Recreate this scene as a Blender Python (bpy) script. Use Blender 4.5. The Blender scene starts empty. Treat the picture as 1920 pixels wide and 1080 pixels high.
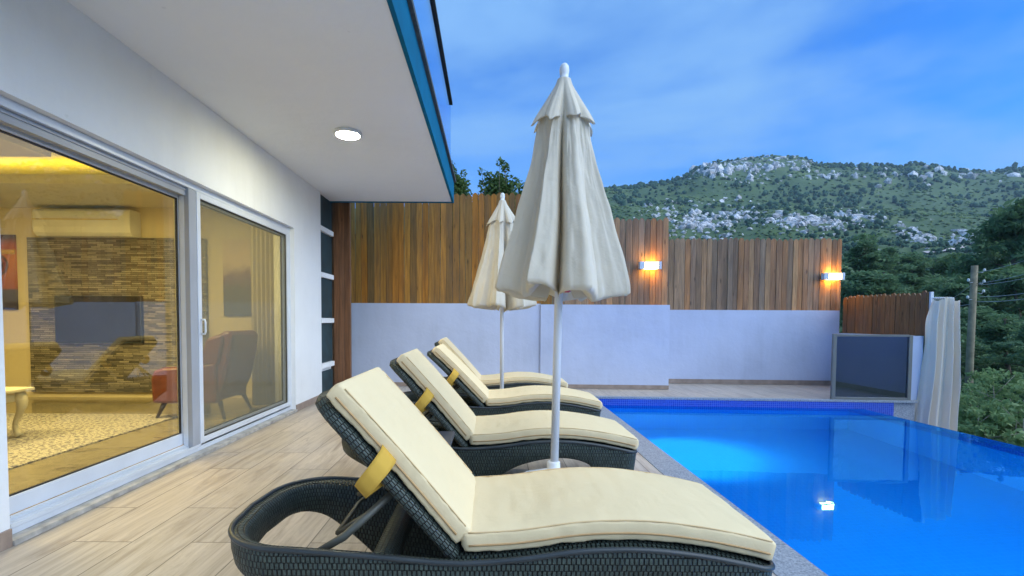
import bpy, math, random
from mathutils import Vector, noise, Matrix
S = bpy.context.scene
COL = S.collection
R = math.radians
PI = math.pi
random.seed(7)

# ------------------------------------------------------------------ camera
CH, F, CX, PITCH, ROLL = 1.13, 906., 918., R(2.2), R(0.3)
CY = 600 + F * math.tan(PITCH)
cd = bpy.data.cameras.new('camera')
cam = bpy.data.objects.new('camera', cd); COL.objects.link(cam); S.camera = cam
cd.sensor_width = 36; cd.lens = F / 1920 * 36
cd.shift_x = (960 - CX) / 1920; cd.shift_y = (CY - 540) / 1920
cd.clip_start = .05; cd.clip_end = 6000
cam.matrix_world = Matrix.Translation((0, 0, CH)) @ Matrix.Rotation(PI / 2 - PITCH, 4, 'X') @ Matrix.Rotation(ROLL, 4, 'Z')

def at(x, y, Y):
    """world point seen at photo pixel x, y at distance Y"""
    return Vector(((x - CX) / F * Y, Y, CH - (y - 600) / F * Y))

# ------------------------------------------------------------------ mesh helpers
class MB:
    def __init__(s): s.v = []; s.f = []; s.uv = []
    def add(s, vs, fs, uvs=None):
        o = len(s.v); s.v += [tuple(a) for a in vs]
        for i, f in enumerate(fs):
            s.f.append(tuple(o + k for k in f))
            s.uv.append(uvs[i] if uvs else None)
        return s
    def box(s, x0, x1, y0, y1, z0, z1):
        vs = [(x, y, z) for x in (x0, x1) for y in (y0, y1) for z in (z0, z1)]
        return s.add(vs, [(0, 1, 3, 2), (4, 6, 7, 5), (0, 4, 5, 1), (2, 3, 7, 6), (0, 2, 6, 4), (1, 5, 7, 3)])
    def prism(s, pts, d0, d1, axis='y'):
        """polygon pts in two axes, extruded d0..d1 on the third"""
        n = len(pts)
        def P(a, b, d): return {'y': (a, d, b), 'x': (d, a, b), 'z': (a, b, d)}[axis]
        vs = [P(a, b, d0) for a, b in pts] + [P(a, b, d1) for a, b in pts]
        return s.add(vs, [tuple(range(n)), tuple(range(2 * n - 1, n - 1, -1))] + [(i, n + i, n + (i + 1) % n, (i + 1) % n) for i in range(n)])
    def tube(s, pts, r, n=8, closed=False):
        pts = [Vector(p) for p in pts]; m = len(pts)
        rs = r if isinstance(r, (list, tuple)) else [r] * m
        vs = []; prev = None
        for i, p in enumerate(pts):
            a = pts[(i - 1) % m] if (closed or i) else p
            b = pts[(i + 1) % m] if (closed or i < m - 1) else p
            t = (b - a).normalized()
            if prev is None: prev = t.orthogonal().normalized()
            u = (prev - t * prev.dot(t)).normalized(); prev = u; w = t.cross(u)
            for k in range(n):
                an = 2 * PI * k / n
                vs.append(p + (u * math.cos(an) + w * math.sin(an)) * rs[i])
        fs = []
        for i in range(m if closed else m - 1):
            j = (i + 1) % m
            for k in range(n):
                q = (k + 1) % n
                fs.append((i * n + k, i * n + q, j * n + q, j * n + k))
        if not closed: fs += [tuple(range(n - 1, -1, -1)), tuple((m - 1) * n + k for k in range(n))]
        return s.add(vs, fs)
    def lathe(s, prof, n=24, c=(0, 0, 0)):
        vs = []; m = len(prof)
        for r, z in prof:
            for k in range(n):
                a = 2 * PI * k / n; vs.append((c[0] + r * math.cos(a), c[1] + r * math.sin(a), c[2] + z))
        fs = [(i * n + k, i * n + (k + 1) % n, (i + 1) * n + (k + 1) % n, (i + 1) * n + k) for i in range(m - 1) for k in range(n)]
        fs += [tuple(range(n - 1, -1, -1)), tuple((m - 1) * n + k for k in range(n))]
        return s.add(vs, fs)
    def loft(s, rings, cap=True, closed=False, uvf=None):
        n = len(rings[0]); m = len(rings); vs = [p for r in rings for p in r]; fs = []; uvs = []
        for i in range(m if closed else m - 1):
            j = (i + 1) % m
            for k in range(n):
                q = (k + 1) % n
                fs.append((i * n + k, i * n + q, j * n + q, j * n + k))
                if uvf: uvs.append([uvf(i, k), uvf(i, k + 1), uvf(i + 1, k + 1), uvf(i + 1, k)])
        if cap and not closed:
            fs += [tuple(range(n - 1, -1, -1)), tuple((m - 1) * n + k for k in range(n))]
            if uvf: uvs += [[uvf(0, k) for k in range(n - 1, -1, -1)], [uvf(m - 1, k) for k in range(n)]]
        return s.add(vs, fs, uvs if uvf else None)
    def grid(s, P, nu, nv, uvf=None):
        vs = [P(i / nu, j / nv) for j in range(nv + 1) for i in range(nu + 1)]; fs = []; uvs = []
        for j in range(nv):
            for i in range(nu):
                a = j * (nu + 1) + i
                fs.append((a, a + 1, a + nu + 2, a + nu + 1))
                if uvf: uvs.append([uvf(i / nu, j / nv), uvf((i + 1) / nu, j / nv), uvf((i + 1) / nu, (j + 1) / nv), uvf(i / nu, (j + 1) / nv)])
        return s.add(vs, fs, uvs if uvf else None)
    def build(s, name, m, parent=None, smooth=False, bevel=0, loc=None, rz=0, flip=False):
        me = bpy.data.meshes.new(name); me.from_pydata(s.v, [], s.f)
        if any(s.uv):
            l = me.uv_layers.new(name='UVMap'); i = 0
            for f, u in zip(s.f, s.uv):
                for k in range(len(f)):
                    if u: l.data[i].uv = u[k]
                    i += 1
        if flip: me.flip_normals()
        if smooth: me.polygons.foreach_set('use_smooth', [True] * len(me.polygons))
        me.materials.append(m); me.update()
        o = bpy.data.objects.new(name, me); COL.objects.link(o)
        if parent: o.parent = parent
        if loc: o.location = loc
        if rz: o.rotation_euler.z = rz
        if bevel:
            b = o.modifiers.new('edge', 'BEVEL'); b.width = bevel; b.segments = 2; b.limit_method = 'ANGLE'; b.angle_limit = R(40)
            b.harden_normals = False
        return o

def tag(o, label, cat, group=None, kind=None):
    if label: o['label'] = label
    if cat: o['category'] = cat
    if group: o['group'] = group
    if kind: o['kind'] = kind
    return o
def struct(o, label=None, cat=None): o['kind'] = 'structure'; return tag(o, label, cat)
def empty(name, loc=(0, 0, 0), rz=0):
    o = bpy.data.objects.new(name, None); COL.objects.link(o); o.location = loc; o.rotation_euler.z = rz
    o.empty_display_size = .1
    return o
def copy_tree(o, parent=None):
    c = o.copy(); COL.objects.link(c)
    if parent: c.parent = parent
    for ch in [x for x in kids.get(o.name, [])]: copy_tree(ch, c)
    return c
kids = {}
def index_kids():
    kids.clear()
    for o in COL.objects:
        if o.parent: kids.setdefault(o.parent.name, []).append(o)
def lerp(a, b, t): return a + (b - a) * t
def interp(tab, x):
    if x <= tab[0][0]: return tab[0][1]
    for (a, b), (c, d) in zip(tab, tab[1:]):
        if x <= c: return b + (d - b) * (x - a) / (c - a)
    return tab[-1][1]
def sinterp(tab, x):
    """smooth (Catmull-Rom) interpolation"""
    n = len(tab)
    if x <= tab[0][0]: return tab[0][1]
    if x >= tab[-1][0]: return tab[-1][1]
    for i in range(n - 1):
        if x <= tab[i + 1][0]:
            x0, y0 = tab[i]; x1, y1 = tab[i + 1]
            xa, ya = tab[max(0, i - 1)]; xb, yb = tab[min(n - 1, i + 2)]
            h = x1 - x0; t = (x - x0) / h
            m0 = (y1 - ya) / (x1 - xa) * h; m1 = (yb - y0) / (xb - x0) * h
            return (2*t**3-3*t*t+1)*y0 + (t**3-2*t*t+t)*m0 + (-2*t**3+3*t*t)*y1 + (t**3-t*t)*m1

# ------------------------------------------------------------------ materials
class N:
    def __init__(s, name):
        s.m = bpy.data.materials.new(name); s.m.use_nodes = True; s.t = s.m.node_tree; s.t.nodes.clear()
        s.out = s.t.nodes.new('ShaderNodeOutputMaterial')
    def n(s, kind, ins=None, **kw):
        a = s.t.nodes.new('ShaderNode' + kind)
        for k, v in kw.items(): setattr(a, k, v)
        for k, v in (ins or {}).items():
            if isinstance(v, bpy.types.NodeSocket): s.t.links.new(v, a.inputs[k])
            else: a.inputs[k].default_value = v
        return a
    def coord(s, which='Object', scale=(1, 1, 1), rot=(0, 0, 0)):
        c = s.n('TexCoord')
        return s.n('Mapping', {'Vector': c.outputs[which], 'Scale': scale, 'Rotation': rot}).outputs[0]
    def noise(s, vec, scale, detail=4, rough=.5, dist=0):
        return s.n('TexNoise', {'Vector': vec, 'Scale': scale, 'Detail': detail, 'Roughness': rough, 'Distortion': dist}).outputs[0]
    def ramp(s, fac, stops):
        a = s.n('ValToRGB', {'Fac': fac}); e = a.color_ramp.elements
        while len(e) < len(stops): e.new(.5)
        for x, (p, c) in zip(e, stops): x.position = p; x.color = (*c, 1)
        return a.outputs[0]
    def mix(s, fac, a, b, mode='MIX'):
        x = s.n('Mix', data_type='RGBA', blend_type=mode)
        for i, v in ((0, fac), (6, a), (7, b)):
            if isinstance(v, bpy.types.NodeSocket): s.t.links.new(v, x.inputs[i])
            else: x.inputs[i].default_value = v if i == 0 else (*v[:3], 1)
        return x.outputs[2]
    def math(s, op, a, b=0.):
        x = s.n('Math', operation=op)
        for i, v in ((0, a), (1, b)):
            if isinstance(v, bpy.types.NodeSocket): s.t.links.new(v, x.inputs[i])
            else: x.inputs[i].default_value = v
        return x.outputs[0]
    def bump(s, h, strength=.3, dist=.01, normal=None):
        d = {'Height': h, 'Strength': strength, 'Distance': dist}
        if normal: d['Normal'] = normal
        return s.n('Bump', d).outputs[0]
    def pbr(s, col, rough=.6, normal=None, metal=0, spec=.5, **kw):
        d = {'Roughness': rough, 'Metallic': metal, 'Specular IOR Level': spec}
        d['Base Color'] = col if isinstance(col, bpy.types.NodeSocket) else (*col, 1)
        if normal: d['Normal'] = normal
        for k, v in kw.items(): d[k.replace('_', ' ')] = v
        return s.n('BsdfPrincipled', d).outputs[0]
    def done(s, sh): s.t.links.new(sh, s.out.inputs['Surface']); return s.m

def simple(name, col, rough=.6, var=.12, scale=6, bump=.1, bdist=.004, metal=0, spec=.5, bscale=None):
    k = N(name); c = k.coord()
    n1 = k.noise(c, scale, 5)
    dark = tuple(x * (1 - var) for x in col); lite = tuple(min(1, x * (1 + var)) for x in col)
    colr = k.ramp(n1, [(.3, dark), (.7, lite)])
    b = k.bump(k.noise(c, bscale or scale * 12, 4), bump, bdist)
    rr = k.math('MULTIPLY_ADD', n1, .2); k.t.nodes[-1].inputs[2].default_value = rough - .1
    return k.done(k.pbr(colr, rr, b, metal, spec))

def stucco(name, col, stain=.12):
    k = N(name); c = k.coord()
    big = k.noise(c, .9, 5, .6); fine = k.noise(c, 140, 3)
    cs = k.n('Mapping', {'Vector': k.n('TexCoord').outputs['Object'], 'Scale': (5, 5, .5)}).outputs[0]
    streak = k.noise(cs, 1.4, 5, .65)
    f = k.math('MULTIPLY', k.ramp(big, [(.35, (0, 0, 0)), (.7, (1, 1, 1))]), streak)
    colr = k.mix(f, col, tuple(x * (1 - stain * 2) for x in col))
    spots = k.ramp(k.noise(c, 9, 2), [(.75, (0, 0, 0)), (.79, (1, 1, 1))])
    colr = k.mix(k.math('MULTIPLY', spots, .25), colr, tuple(x * .6 for x in col))
    med = k.noise(c, 22, 3)
    b = k.bump(fine, .35, .003, k.bump(med, .3, .008, k.bump(k.noise(c, 4, 3), .25, .03)))
    return k.done(k.pbr(colr, .85, b, spec=.25))

def rattan():
    k = N('rattan_weave'); tc_ = k.n('TexCoord').outputs['UV']
    uv = k.n('Mapping', {'Vector': tc_, 'Scale': (1, 1.7, 1)}).outputs[0]
    br = k.n('TexBrick', {'Vector': uv, 'Scale': 1., 'Mortar Size': .0038, 'Mortar Smooth': .9, 'Brick Width': .0160, 'Row Height': .039,
                          'Color1': (.066, .088, .074, 1), 'Color2': (.045, .062, .054, 1), 'Mortar': (.0015, .002, .002, 1)}, offset=.5)
    bn = k.bump(br.outputs['Fac'], 1., .008)
    k.t.nodes[-1].invert = True
    n1 = k.noise(tc_, 60, 3)
    col = k.mix(.6, br.outputs['Color'], k.ramp(n1, [(.3, (.55, .55, .55)), (.7, (1.3, 1.3, 1.3))]), 'MULTIPLY')
    return k.done(k.pbr(col, .45, bn, spec=.4))

def wood(name, tints, vertical=True):
    k = N(name); tc = k.n('TexCoord'); g = k.n('NewGeometry')
    rnd = g.outputs['Random Per Island']
    off = k.n('CombineXYZ', {'X': k.math('MULTIPLY', rnd, 37.), 'Y': k.math('MULTIPLY', rnd, 11.), 'Z': k.math('MULTIPLY', rnd, 53.)}).outputs[0]
    v = k.n('VectorMath', {0: tc.outputs['Object'], 1: off}, operation='ADD').outputs[0]
    v1 = k.n('Mapping', {'Vector': v, 'Scale': (28, 28, 1.3)}).outputs[0]
    grain = k.noise(v1, 1.6, 6, .65, .6)
    v2 = k.n('Mapping', {'Vector': v, 'Scale': (4, 4, .6)}).outputs[0]
    blot = k.noise(v2, 1.1, 4, .6)
    v3 = k.n('Mapping', {'Vector': v, 'Scale': (14, 14, 4)}).outputs[0]
    vor = k.n('TexVoronoi', {'Vector': v3, 'Scale': .55}).outputs['Distance']
    knot = k.ramp(vor, [(.04, (1, 1, 1)), (.13, (0, 0, 0))])
    base = k.ramp(rnd, [(i / (len(tints) - 1), t) for i, t in enumerate(tints)])
    c = k.mix(grain, base, (1.25, 1.1, .95), 'MULTIPLY')
    dk = k.ramp(grain, [(.35, (.45, .42, .4)), (.62, (1, 1, 1))])
    c = k.mix(.8, c, dk, 'MULTIPLY')
    c = k.mix(k.math('MULTIPLY', k.ramp(blot, [(.42, (0, 0, 0)), (.75, (1, 1, 1))]), .6), c, (.075, .06, .05))
    c = k.mix(k.math('MULTIPLY', knot, .8), c, (.03, .017, .01))
    b = k.bump(grain, .35, .004)
    return k.done(k.pbr(c, .62, b, spec=.3))

def plank_tile():
    k = N('wood_look_tile'); tc = k.n('TexCoord').outputs['Object']
    v = k.n('Mapping', {'Vector': tc, 'Rotation': (0, 0, R(90))}).outputs[0]
    def brick(c1, c2, m):
        return k.n('TexBrick', {'Vector': v, 'Scale': 1., 'Mortar Size': .003, 'Mortar Smooth': .1, 'Brick Width': 1.2, 'Row Height': .3,
                                'Color1': (*c1, 1), 'Color2': (*c2, 1), 'Mortar': (*m, 1)}, offset=.37, offset_frequency=2)
    br = brick((1, 1, 1), (0, 0, 0), (.5, .5, .5))
    off = k.math('MULTIPLY', br.outputs['Color'], 9.)
    vv = k.n('VectorMath', {0: tc, 1: k.n('CombineXYZ', {'X': off, 'Y': off, 'Z': 0.}).outputs[0]}, operation='ADD').outputs[0]
    g1 = k.noise(k.n('Mapping', {'Vector': vv, 'Scale': (9, .9, 1)}).outputs[0], 1.5, 7, .68, .9)
    g2 = k.noise(k.n('Mapping', {'Vector': vv, 'Scale': (34, 1.6, 1)}).outputs[0], 1.2, 5, .6, .3)
    c = k.ramp(g1, [(.3, (.31, .25, .20)), (.45, (.44, .375, .31)), (.56, (.53, .46, .385)), (.72, (.38, .32, .265))])
    c = k.mix(.45, c, k.ramp(g2, [(.3, (.62, .6, .58)), (.65, (1.05, 1.05, 1.05))]), 'MULTIPLY')
    tint = k.mix(br.outputs['Color'], (.93, .93, .92), (1.04, 1.02, 1.0))
    c = k.mix(1., c, tint, 'MULTIPLY')
    c = k.mix(k.math('MULTIPLY', br.outputs['Fac'], .9), c, (.12, .10, .08))
    b = k.bump(br.outputs['Fac'], .5, .002); k.t.nodes[-1].invert = True
    b = k.bump(g2, .08, .002, b)
    ro = k.ramp(g1, [(.3, (.36,) * 3), (.7, (.5,) * 3)])
    return k.done(k.pbr(c, ro, b, spec=.45))

def granite(name, a=(.33, .35, .38), b_=(.12, .13, .15)):
    k = N(name); c = k.coord()
    n1 = k.noise(c, 95, 4, .7); n2 = k.noise(k.n('Mapping', {'Vector': c, 'Scale': (1, .4, 1)}).outputs[0], 14, 5, .7, 1.)
    col = k.ramp(n1, [(.36, b_), (.52, a), (.68, tuple(x * 1.5 for x in a))])
    col = k.mix(k.math('MULTIPLY', n2, .6), col, tuple(x * .7 for x in a))
    j = k.n('TexBrick', {'Vector': k.n('Mapping', {'Vector': c, 'Rotation': (0, 0, R(90))}).outputs[0], 'Scale': 1., 'Mortar Size': .002, 'Brick Width': .8, 'Row Height': 9.}, offset=0)
    col = k.mix(k.math('MULTIPLY', j.outputs['Fac'], .7), col, (.07, .07, .08))
    return k.done(k.pbr(col, .5, k.bump(n1, .2, .002), spec=.45))

def mosaic(name, c1, c2, grout, size=.028, rough=.2):
    k = N(name); uv = k.n('TexCoord').outputs['UV']
    br = k.n('TexBrick', {'Vector': uv, 'Scale': 1., 'Mortar Size': size * .07, 'Mortar Smooth': .1, 'Brick Width': size, 'Row Height': size,
                          'Color1': (*c1, 1), 'Color2': (*c2, 1), 'Mortar': (*grout, 1)}, offset=0)
    b = k.bump(br.outputs['Fac'], .4, .002); k.t.nodes[-1].invert = True
    return k.done(k.pbr(br.outputs['Color'], rough, b))

def slate_cladding():
    k = N('stacked_slate'); tc = k.n('TexCoord').outputs['UV']
    br = k.n('TexBrick', {'Vector': tc, 'Scale': 1., 'Mortar Size': .003, 'Mortar Smooth': .3, 'Brick Width': .23, 'Row Height': .028, 'Bias': 0.,
                          'Color1': (.34, .31, .25, 1), 'Color2': (.07, .065, .06, 1), 'Mortar': (.02, .02, .02, 1)}, offset=.43, squash=.6, squash_frequency=3)
    n1 = k.noise(k.n('Mapping', {'Vector': tc, 'Scale': (5, 40, 1)}).outputs[0], 1.5, 5, .7)
    c = k.mix(.7, br.outputs['Color'], k.ramp(n1, [(.3, (.35, .35, .38)), (.7, (1.4, 1.3, 1.15))]), 'MULTIPLY')
    b = k.bump(br.outputs['Color'], .6, .01)
    return k.done(k.pbr(c, .7, b))

def fabric(name, col, trans=0., wr=.25, wscale=9, rough=.9):
    k = N(name); c = k.coord()
    w = k.noise(c, wscale, 5, .55, .4); f = k.noise(c, 420, 2)
    st = k.noise(c, 2.3, 4, .6)
    colr = k.mix(k.math('MULTIPLY', k.ramp(st, [(.45, (0, 0, 0)), (.75, (1, 1, 1))]), .2), col, tuple(x * .8 for x in col))
    b = k.bump(f, .15, .001, k.bump(w, wr, .012))
    sh = k.pbr(colr, rough, b, spec=.15)
    if trans:
        t = k.n('BsdfTranslucent', {'Color': colr, 'Normal': b}).outputs[0]
        sh = k.n('MixShader', {0: trans, 1: sh, 2: t}).outputs[0]
    return k.done(sh)

def glass(name, tint=(.93, .95, .95), boost=1.0, rough=0.):
    k = N(name)
    fc = k.n('LayerWeight', {'Blend': .5}).outputs['Facing']
    fr = k.math('ADD', k.math('MULTIPLY', k.math('POWER', fc, 4.), .85), .05)
    f = k.math('MINIMUM', k.math('MULTIPLY', fr, boost), 1.)
    t = k.n('BsdfTransparent', {'Color': (*tint, 1)}).outputs[0]
    c = k.coord(); b = k.bump(k.noise(c, 1.3, 2), .02, .01)
    g = k.n('BsdfGlossy', {'Color': (.95, .97, 1, 1), 'Roughness': rough, 'Normal': b}).outputs[0]
    return k.done(k.n('MixShader', {0: f, 1: t, 2: g}).outputs[0])

def emit(name, col, st):
    k = N(name); c = k.coord()
    v = k.ramp(k.noise(c, 3, 1), [(0, tuple(x * .97 for x in col)), (1, col)])
    return k.done(k.n('Emission', {'Color': v, 'Strength': st}).outputs[0])

def leafmat(name, cols, trans=.25):
    k = N(name); g = k.n('NewGeometry').outputs['Random Per Island']
    c = k.ramp(g, [(i / (len(cols) - 1), t) for i, t in enumerate(cols)])
    cc = k.coord(); n1 = k.noise(cc, .8, 3)
    c = k.mix(k.math('MULTIPLY', n1, .5), c, tuple(x * .55 for x in cols[0]))
    sh = k.pbr(c, .6, None, spec=.2)
    t = k.n('BsdfTranslucent', {'Color': c}).outputs[0]
    return k.done(k.n('MixShader', {0: trans, 1: sh, 2: t}).outputs[0])

M = {}
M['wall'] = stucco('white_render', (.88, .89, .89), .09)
M['wall_out'] = stucco('bluelit_wall_paint', (.58, .62, .76), .14)  # white paint with the blue light falling on it mixed into the colour
M['ceil'] = stucco('soffit_paint', (.90, .90, .89), .04)
M['fascia'] = simple('blue_painted_fascia', (.003, .13, .24), .75, .12, 4, spec=.1)
M['coping_dark'] = simple('dark_stone_edge', (.07, .075, .075), .6, .3, 30)
M['rattan'] = rattan()
M['plastic_dark'] = simple('dark_rim_plastic', (.03, .036, .038), .38, .15, 8, .05)
M['metal_dark'] = simple('dark_bronze_metal', (.11, .11, .09), .45, .15, 8, .05, metal=.3)
M['tabletop'] = simple('charcoal_table_top', (.06, .062, .075), .4, .1, 8, .05)
M['cushion'] = fabric('cream_cushion_fabric', (.79, .63, .38), wr=.6, wscale=5)
M['piping'] = fabric('cushion_seam_fabric', (.48, .30, .14), wr=.1)
M['piping2'] = fabric('cushion_edge_piping', (.70, .50, .27), wr=.1)
M['strap'] = fabric('mustard_strap_fabric', (.66, .40, .07), .1)
M['canopy'] = fabric('ivory_canopy_fabric', (.77, .69, .555), .2, .8, 8)
M['drape'] = fabric('beige_drape_linen', (.86, .76, .63), .1, .6, 6)
M['pole'] = simple('white_coated_metal', (.72, .73, .76), .35, .05, 4, .02)
M['plastic_white'] = simple('white_plastic', (.75, .76, .76), .45, .06, 4, .05)
M['red'] = simple('red_knob_plastic', (.45, .02, .04), .4, .05)
M['fence'] = wood('fence_planks', [(.26, .15, .08), (.50, .25, .11), (.24, .18, .13), (.58, .34, .17), (.20, .14, .10), (.42, .22, .11), (.30, .22, .16), (.52, .33, .19)])
M['fence2'] = wood('lamplit_fence_planks', [(.40, .18, .025), (.50, .20, .025), (.30, .15, .03), (.54, .26, .045), (.20, .12, .04), (.46, .22, .035)])  # left fence planks, warm lamp glow put into the orange tints
M['fence3'] = wood('orange_fence_planks', [(.23, .12, .05), (.30, .15, .06), (.20, .11, .05), (.27, .15, .07)])
M['post'] = wood('red_brown_boards', [(.25, .115, .055), (.30, .15, .08), (.21, .10, .05)])
M['alu'] = simple('white_aluminium', (.66, .70, .76), .35, .05, 5, .02)
M['alu2'] = simple('grey_aluminium_profile', (.36, .38, .42), .4, .05, 5, .02)
M['gasket'] = simple('black_gasket', (.02, .02, .022), .6)
M['slate'] = simple('dark_slate_panel', (.022, .05, .06), .55, .35, 7, .3)
M['tile'] = plank_tile()
M['granite'] = granite('granite_coping')
M['marble'] = simple('threshold_marble', (.42, .40, .37), .45, .35, 14, .1)
M['skirt'] = simple('skirting_tile', (.33, .25, .2), .5, .2, 9, .1)
M['mosaic'] = mosaic('blue_mosaic', (.006, .04, .40), (.01, .06, .5), (.12, .22, .55), rough=.4)
M['mosaic_in'] = mosaic('pool_mosaic', (.022, .28, .74), (.026, .30, .77), (.04, .33, .79), .05)
M['glass'] = glass('door_glass', (.90, .90, .78), 1.35)
M['glass_rail'] = glass('balustrade_glass', (.28, .72, .98), 1.0)
M['glass_smoke'] = glass('smoked_glass', (.40, .46, .62), 2.2)  # smoke tint, made bluer to stand in for the reflected sky

# ------------------------------------------------------------------ world, sun
w = bpy.data.worlds.new('World'); S.world = w; w.use_nodes = True
wt = w.node_tree; wt.nodes.clear()
def wn(kind, ins=None, **kw):
    a = wt.nodes.new('ShaderNode' + kind)
    for k_, v_ in kw.items(): setattr(a, k_, v_)
    for k_, v_ in (ins or {}).items():
        if isinstance(v_, bpy.types.NodeSocket): wt.links.new(v_, a.inputs[k_])
        else: a.inputs[k_].default_value = v_
    return a
SUN_EL, SUN_AZ = R(33), R(118)       # soft dusk glow from behind the camera, to the right
sky = wn('TexSky', sky_type='NISHITA', sun_disc=False, sun_elevation=SUN_EL, sun_rotation=SUN_AZ, altitude=300, air_density=1.0, dust_density=.6, ozone_density=3.)
tc = wn('TexCoord')
mp = wn('Mapping', {'Vector': tc.outputs['Generated'], 'Scale': (1.1, 1.0, 3.2), 'Rotation': (R(8), R(-24), R(20))})
n1 = wn('TexNoise', {'Vector': mp.outputs[0], 'Scale': 1.35, 'Detail': 7, 'Roughness': .52, 'Distortion': .5})
n2 = wn('TexNoise', {'Vector': wn('Mapping', {'Vector': tc.outputs['Generated'], 'Scale': (.9, 2.2, 5.), 'Rotation': (R(-12), R(28), R(-30))}).outputs[0], 'Scale': 1.1, 'Detail': 6, 'Roughness': .5, 'Distortion': .3})
sz = wn('SeparateXYZ', {'Vector': tc.outputs['Generated']})
el = wn('Math', {0: sz.outputs[2], 1: .30}, operation='MULTIPLY')
s1 = wn('Math', {0: n1.outputs[0], 1: .55}, operation='MULTIPLY'); s2 = wn('Math', {0: n2.outputs[0], 1: .55}, operation='MULTIPLY')
s3 = wn('Math', {0: s1.outputs[0], 1: s2.outputs[0]}, operation='ADD'); s4 = wn('Math', {0: s3.outputs[0], 1: el.outputs[0]}, operation='ADD')
mr = wn('ValToRGB', {'Fac': s4.outputs[0]}); mr.color_ramp.elements[0].position = .50; mr.color_ramp.elements[1].position = .71
mr.color_ramp.interpolation = 'EASE'
tint = wn('Mix', {0: 1.}, data_type='RGBA', blend_type='MULTIPLY'); wt.links.new(sky.outputs[0], tint.inputs[6]); tint.inputs[7].default_value = (.30, 1.40, 2.9, 1)
mx = wn('Mix', data_type='RGBA'); wt.links.new(mr.outputs[0], mx.inputs[0]); wt.links.new(tint.outputs[2], mx.inputs[6]); mx.inputs[7].default_value = (2.6, 5.5, 10.4, 1)
SKY = mx
bg = wn('Background', {'Strength': .082}); wt.links.new(mx.outputs[2], bg.inputs['Color'])
wo = wn('OutputWorld'); wt.links.new(bg.outputs[0], wo.inputs[0])

sl = bpy.data.lights.new('sun', 'SUN'); sl.energy = 3.9; sl.angle = R(80); sl.color = (.82, .91, 1.0)
so = bpy.data.objects.new('sun', sl); COL.objects.link(so)
# direction towards the sun (azimuth clockwise from +Y)
sd = Vector((math.sin(SUN_AZ) * math.cos(SUN_EL), math.cos(SUN_AZ) * math.cos(SUN_EL), math.sin(SUN_EL)))
so.rotation_euler = sd.to_track_quat('Z', 'Y').to_euler()
S.view_settings.view_transform = 'Standard'; S.view_settings.look = 'None'; S.view_settings.exposure = .2; S.view_settings.gamma = 1
S.cycles.max_bounces = 10; S.cycles.transparent_max_bounces = 16; S.cycles.transmission_bounces = 8; S.cycles.diffuse_bounces = 4; S.cycles.glossy_bounces = 5
S.cycles.sample_clamp_indirect = 4.; S.cycles.caustics_reflective = False; S.cycles.caustics_refractive = True
try: S.cycles.use_denoising = True
except Exception: pass

# ------------------------------------------------------------------ terrace, pool
W = -2.36
PX0, PX1 = 1.50, 5.40
WZ = -.125
def farY(x): return 7.13 - .054 * (x - 1.55)        # far pool edge
d = MB()
d.box(-2.62, 1.28, -3, 8.9, -.3, 0)
o = d.build('terrace_floor', M['tile']); struct(o)
d = MB().prism([(1.2805, farY(1.28) + .10), (6.35, farY(6.35) + .10), (6.35, 8.9), (1.2805, 8.9)], -.3, -.001, 'z')
o = d.build('terrace_floor_behind_pool', M['tile']); struct(o)
c = MB()
c.prism([(1.281, -3), (1.512, -3), (1.512, farY(1.5)), (1.281, farY(1.5))], -.03, .004, 'z')
c.prism([(1.281, farY(1.28) + .002), (6.14, farY(6.14) + .002), (6.14, farY(6.14) + .099), (1.281, farY(1.28) + .099)], -.03, .004, 'z')
o = c.build('pool_coping', M['granite'], bevel=.004); struct(o)
# basin
PB = -1.65
def quadUV(mb, a, b, c_, d_):
    a, b, c_, d_ = map(Vector, (a, b, c_, d_)); L = (b - a).length; Hh = (d_ - a).length
    mb.add([a, b, c_, d_], [(0, 1, 2, 3)], [[(0, 0), (L, 0), (L, Hh), (0, Hh)]])
m = MB(); y0 = -2.6; yf = farY(PX0) + .012
quadUV(m, (PX0 + .03, yf, PB), (PX0 + .03, y0, PB), (PX0 + .03, y0, -.36), (PX0 + .03, yf, -.36))
quadUV(m, (PX0, farY(PX0) + .012, PB), (PX1, farY(PX1) + .012, PB), (PX1, farY(PX1) + .012, -.36), (PX0, farY(PX0) + .012, -.36))
quadUV(m, (PX1, y0, PB), (PX0, y0, PB), (PX0, y0, -.03), (PX1, y0, -.03))
quadUV(m, (PX0, y0, PB), (PX1, y0, PB), (PX1, 7.2, PB), (PX0, 7.2, PB))
quadUV(m, (PX1 - .2, y0, PB), (PX1 - .2, 7.2, PB), (PX1 - .2, 7.2, -.36), (PX1 - .2, y0, -.36))
o = m.build('pool_basin', M['mosaic_in']); struct(o)
m = MB()
quadUV(m, (PX0 + .028, yf, -.36), (PX0 + .028, y0, -.36), (PX0 + .028, y0, -.03), (PX0 + .028, yf, -.03))
quadUV(m, (PX0, farY(PX0) + .010, -.36), (5.82, farY(5.82) + .010, -.36), (5.82, farY(5.82) + .010, -.03), (PX0, farY(PX0) + .010, -.03))
quadUV(m, (PX1 - .202, y0, -.36), (PX1 - .202, 7.0, -.36), (PX1 - .202, 7.0, WZ - .012), (PX1 - .202, y0, WZ - .012))
quadUV(m, (PX1 - .202, y0, WZ - .012), (PX1 - .202, 7.0, WZ - .012), (PX1, 7.0, WZ - .018), (PX1, y0, WZ - .018))
quadUV(m, (PX1 + .002, y0, WZ - .018), (PX1 + .002, 7.0, WZ - .018), (PX1 + .002, 7.0, -1.2), (PX1 + .002, y0, -1.2))
quadUV(m, (PX1 + .002, y0, -1.2), (PX1 + .002, 7.2, -1.2), (6.0, 7.2, -1.2), (6.0, y0, -1.2))
o = m.build('pool_tile_border', M['mosaic']); struct(o)
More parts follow.
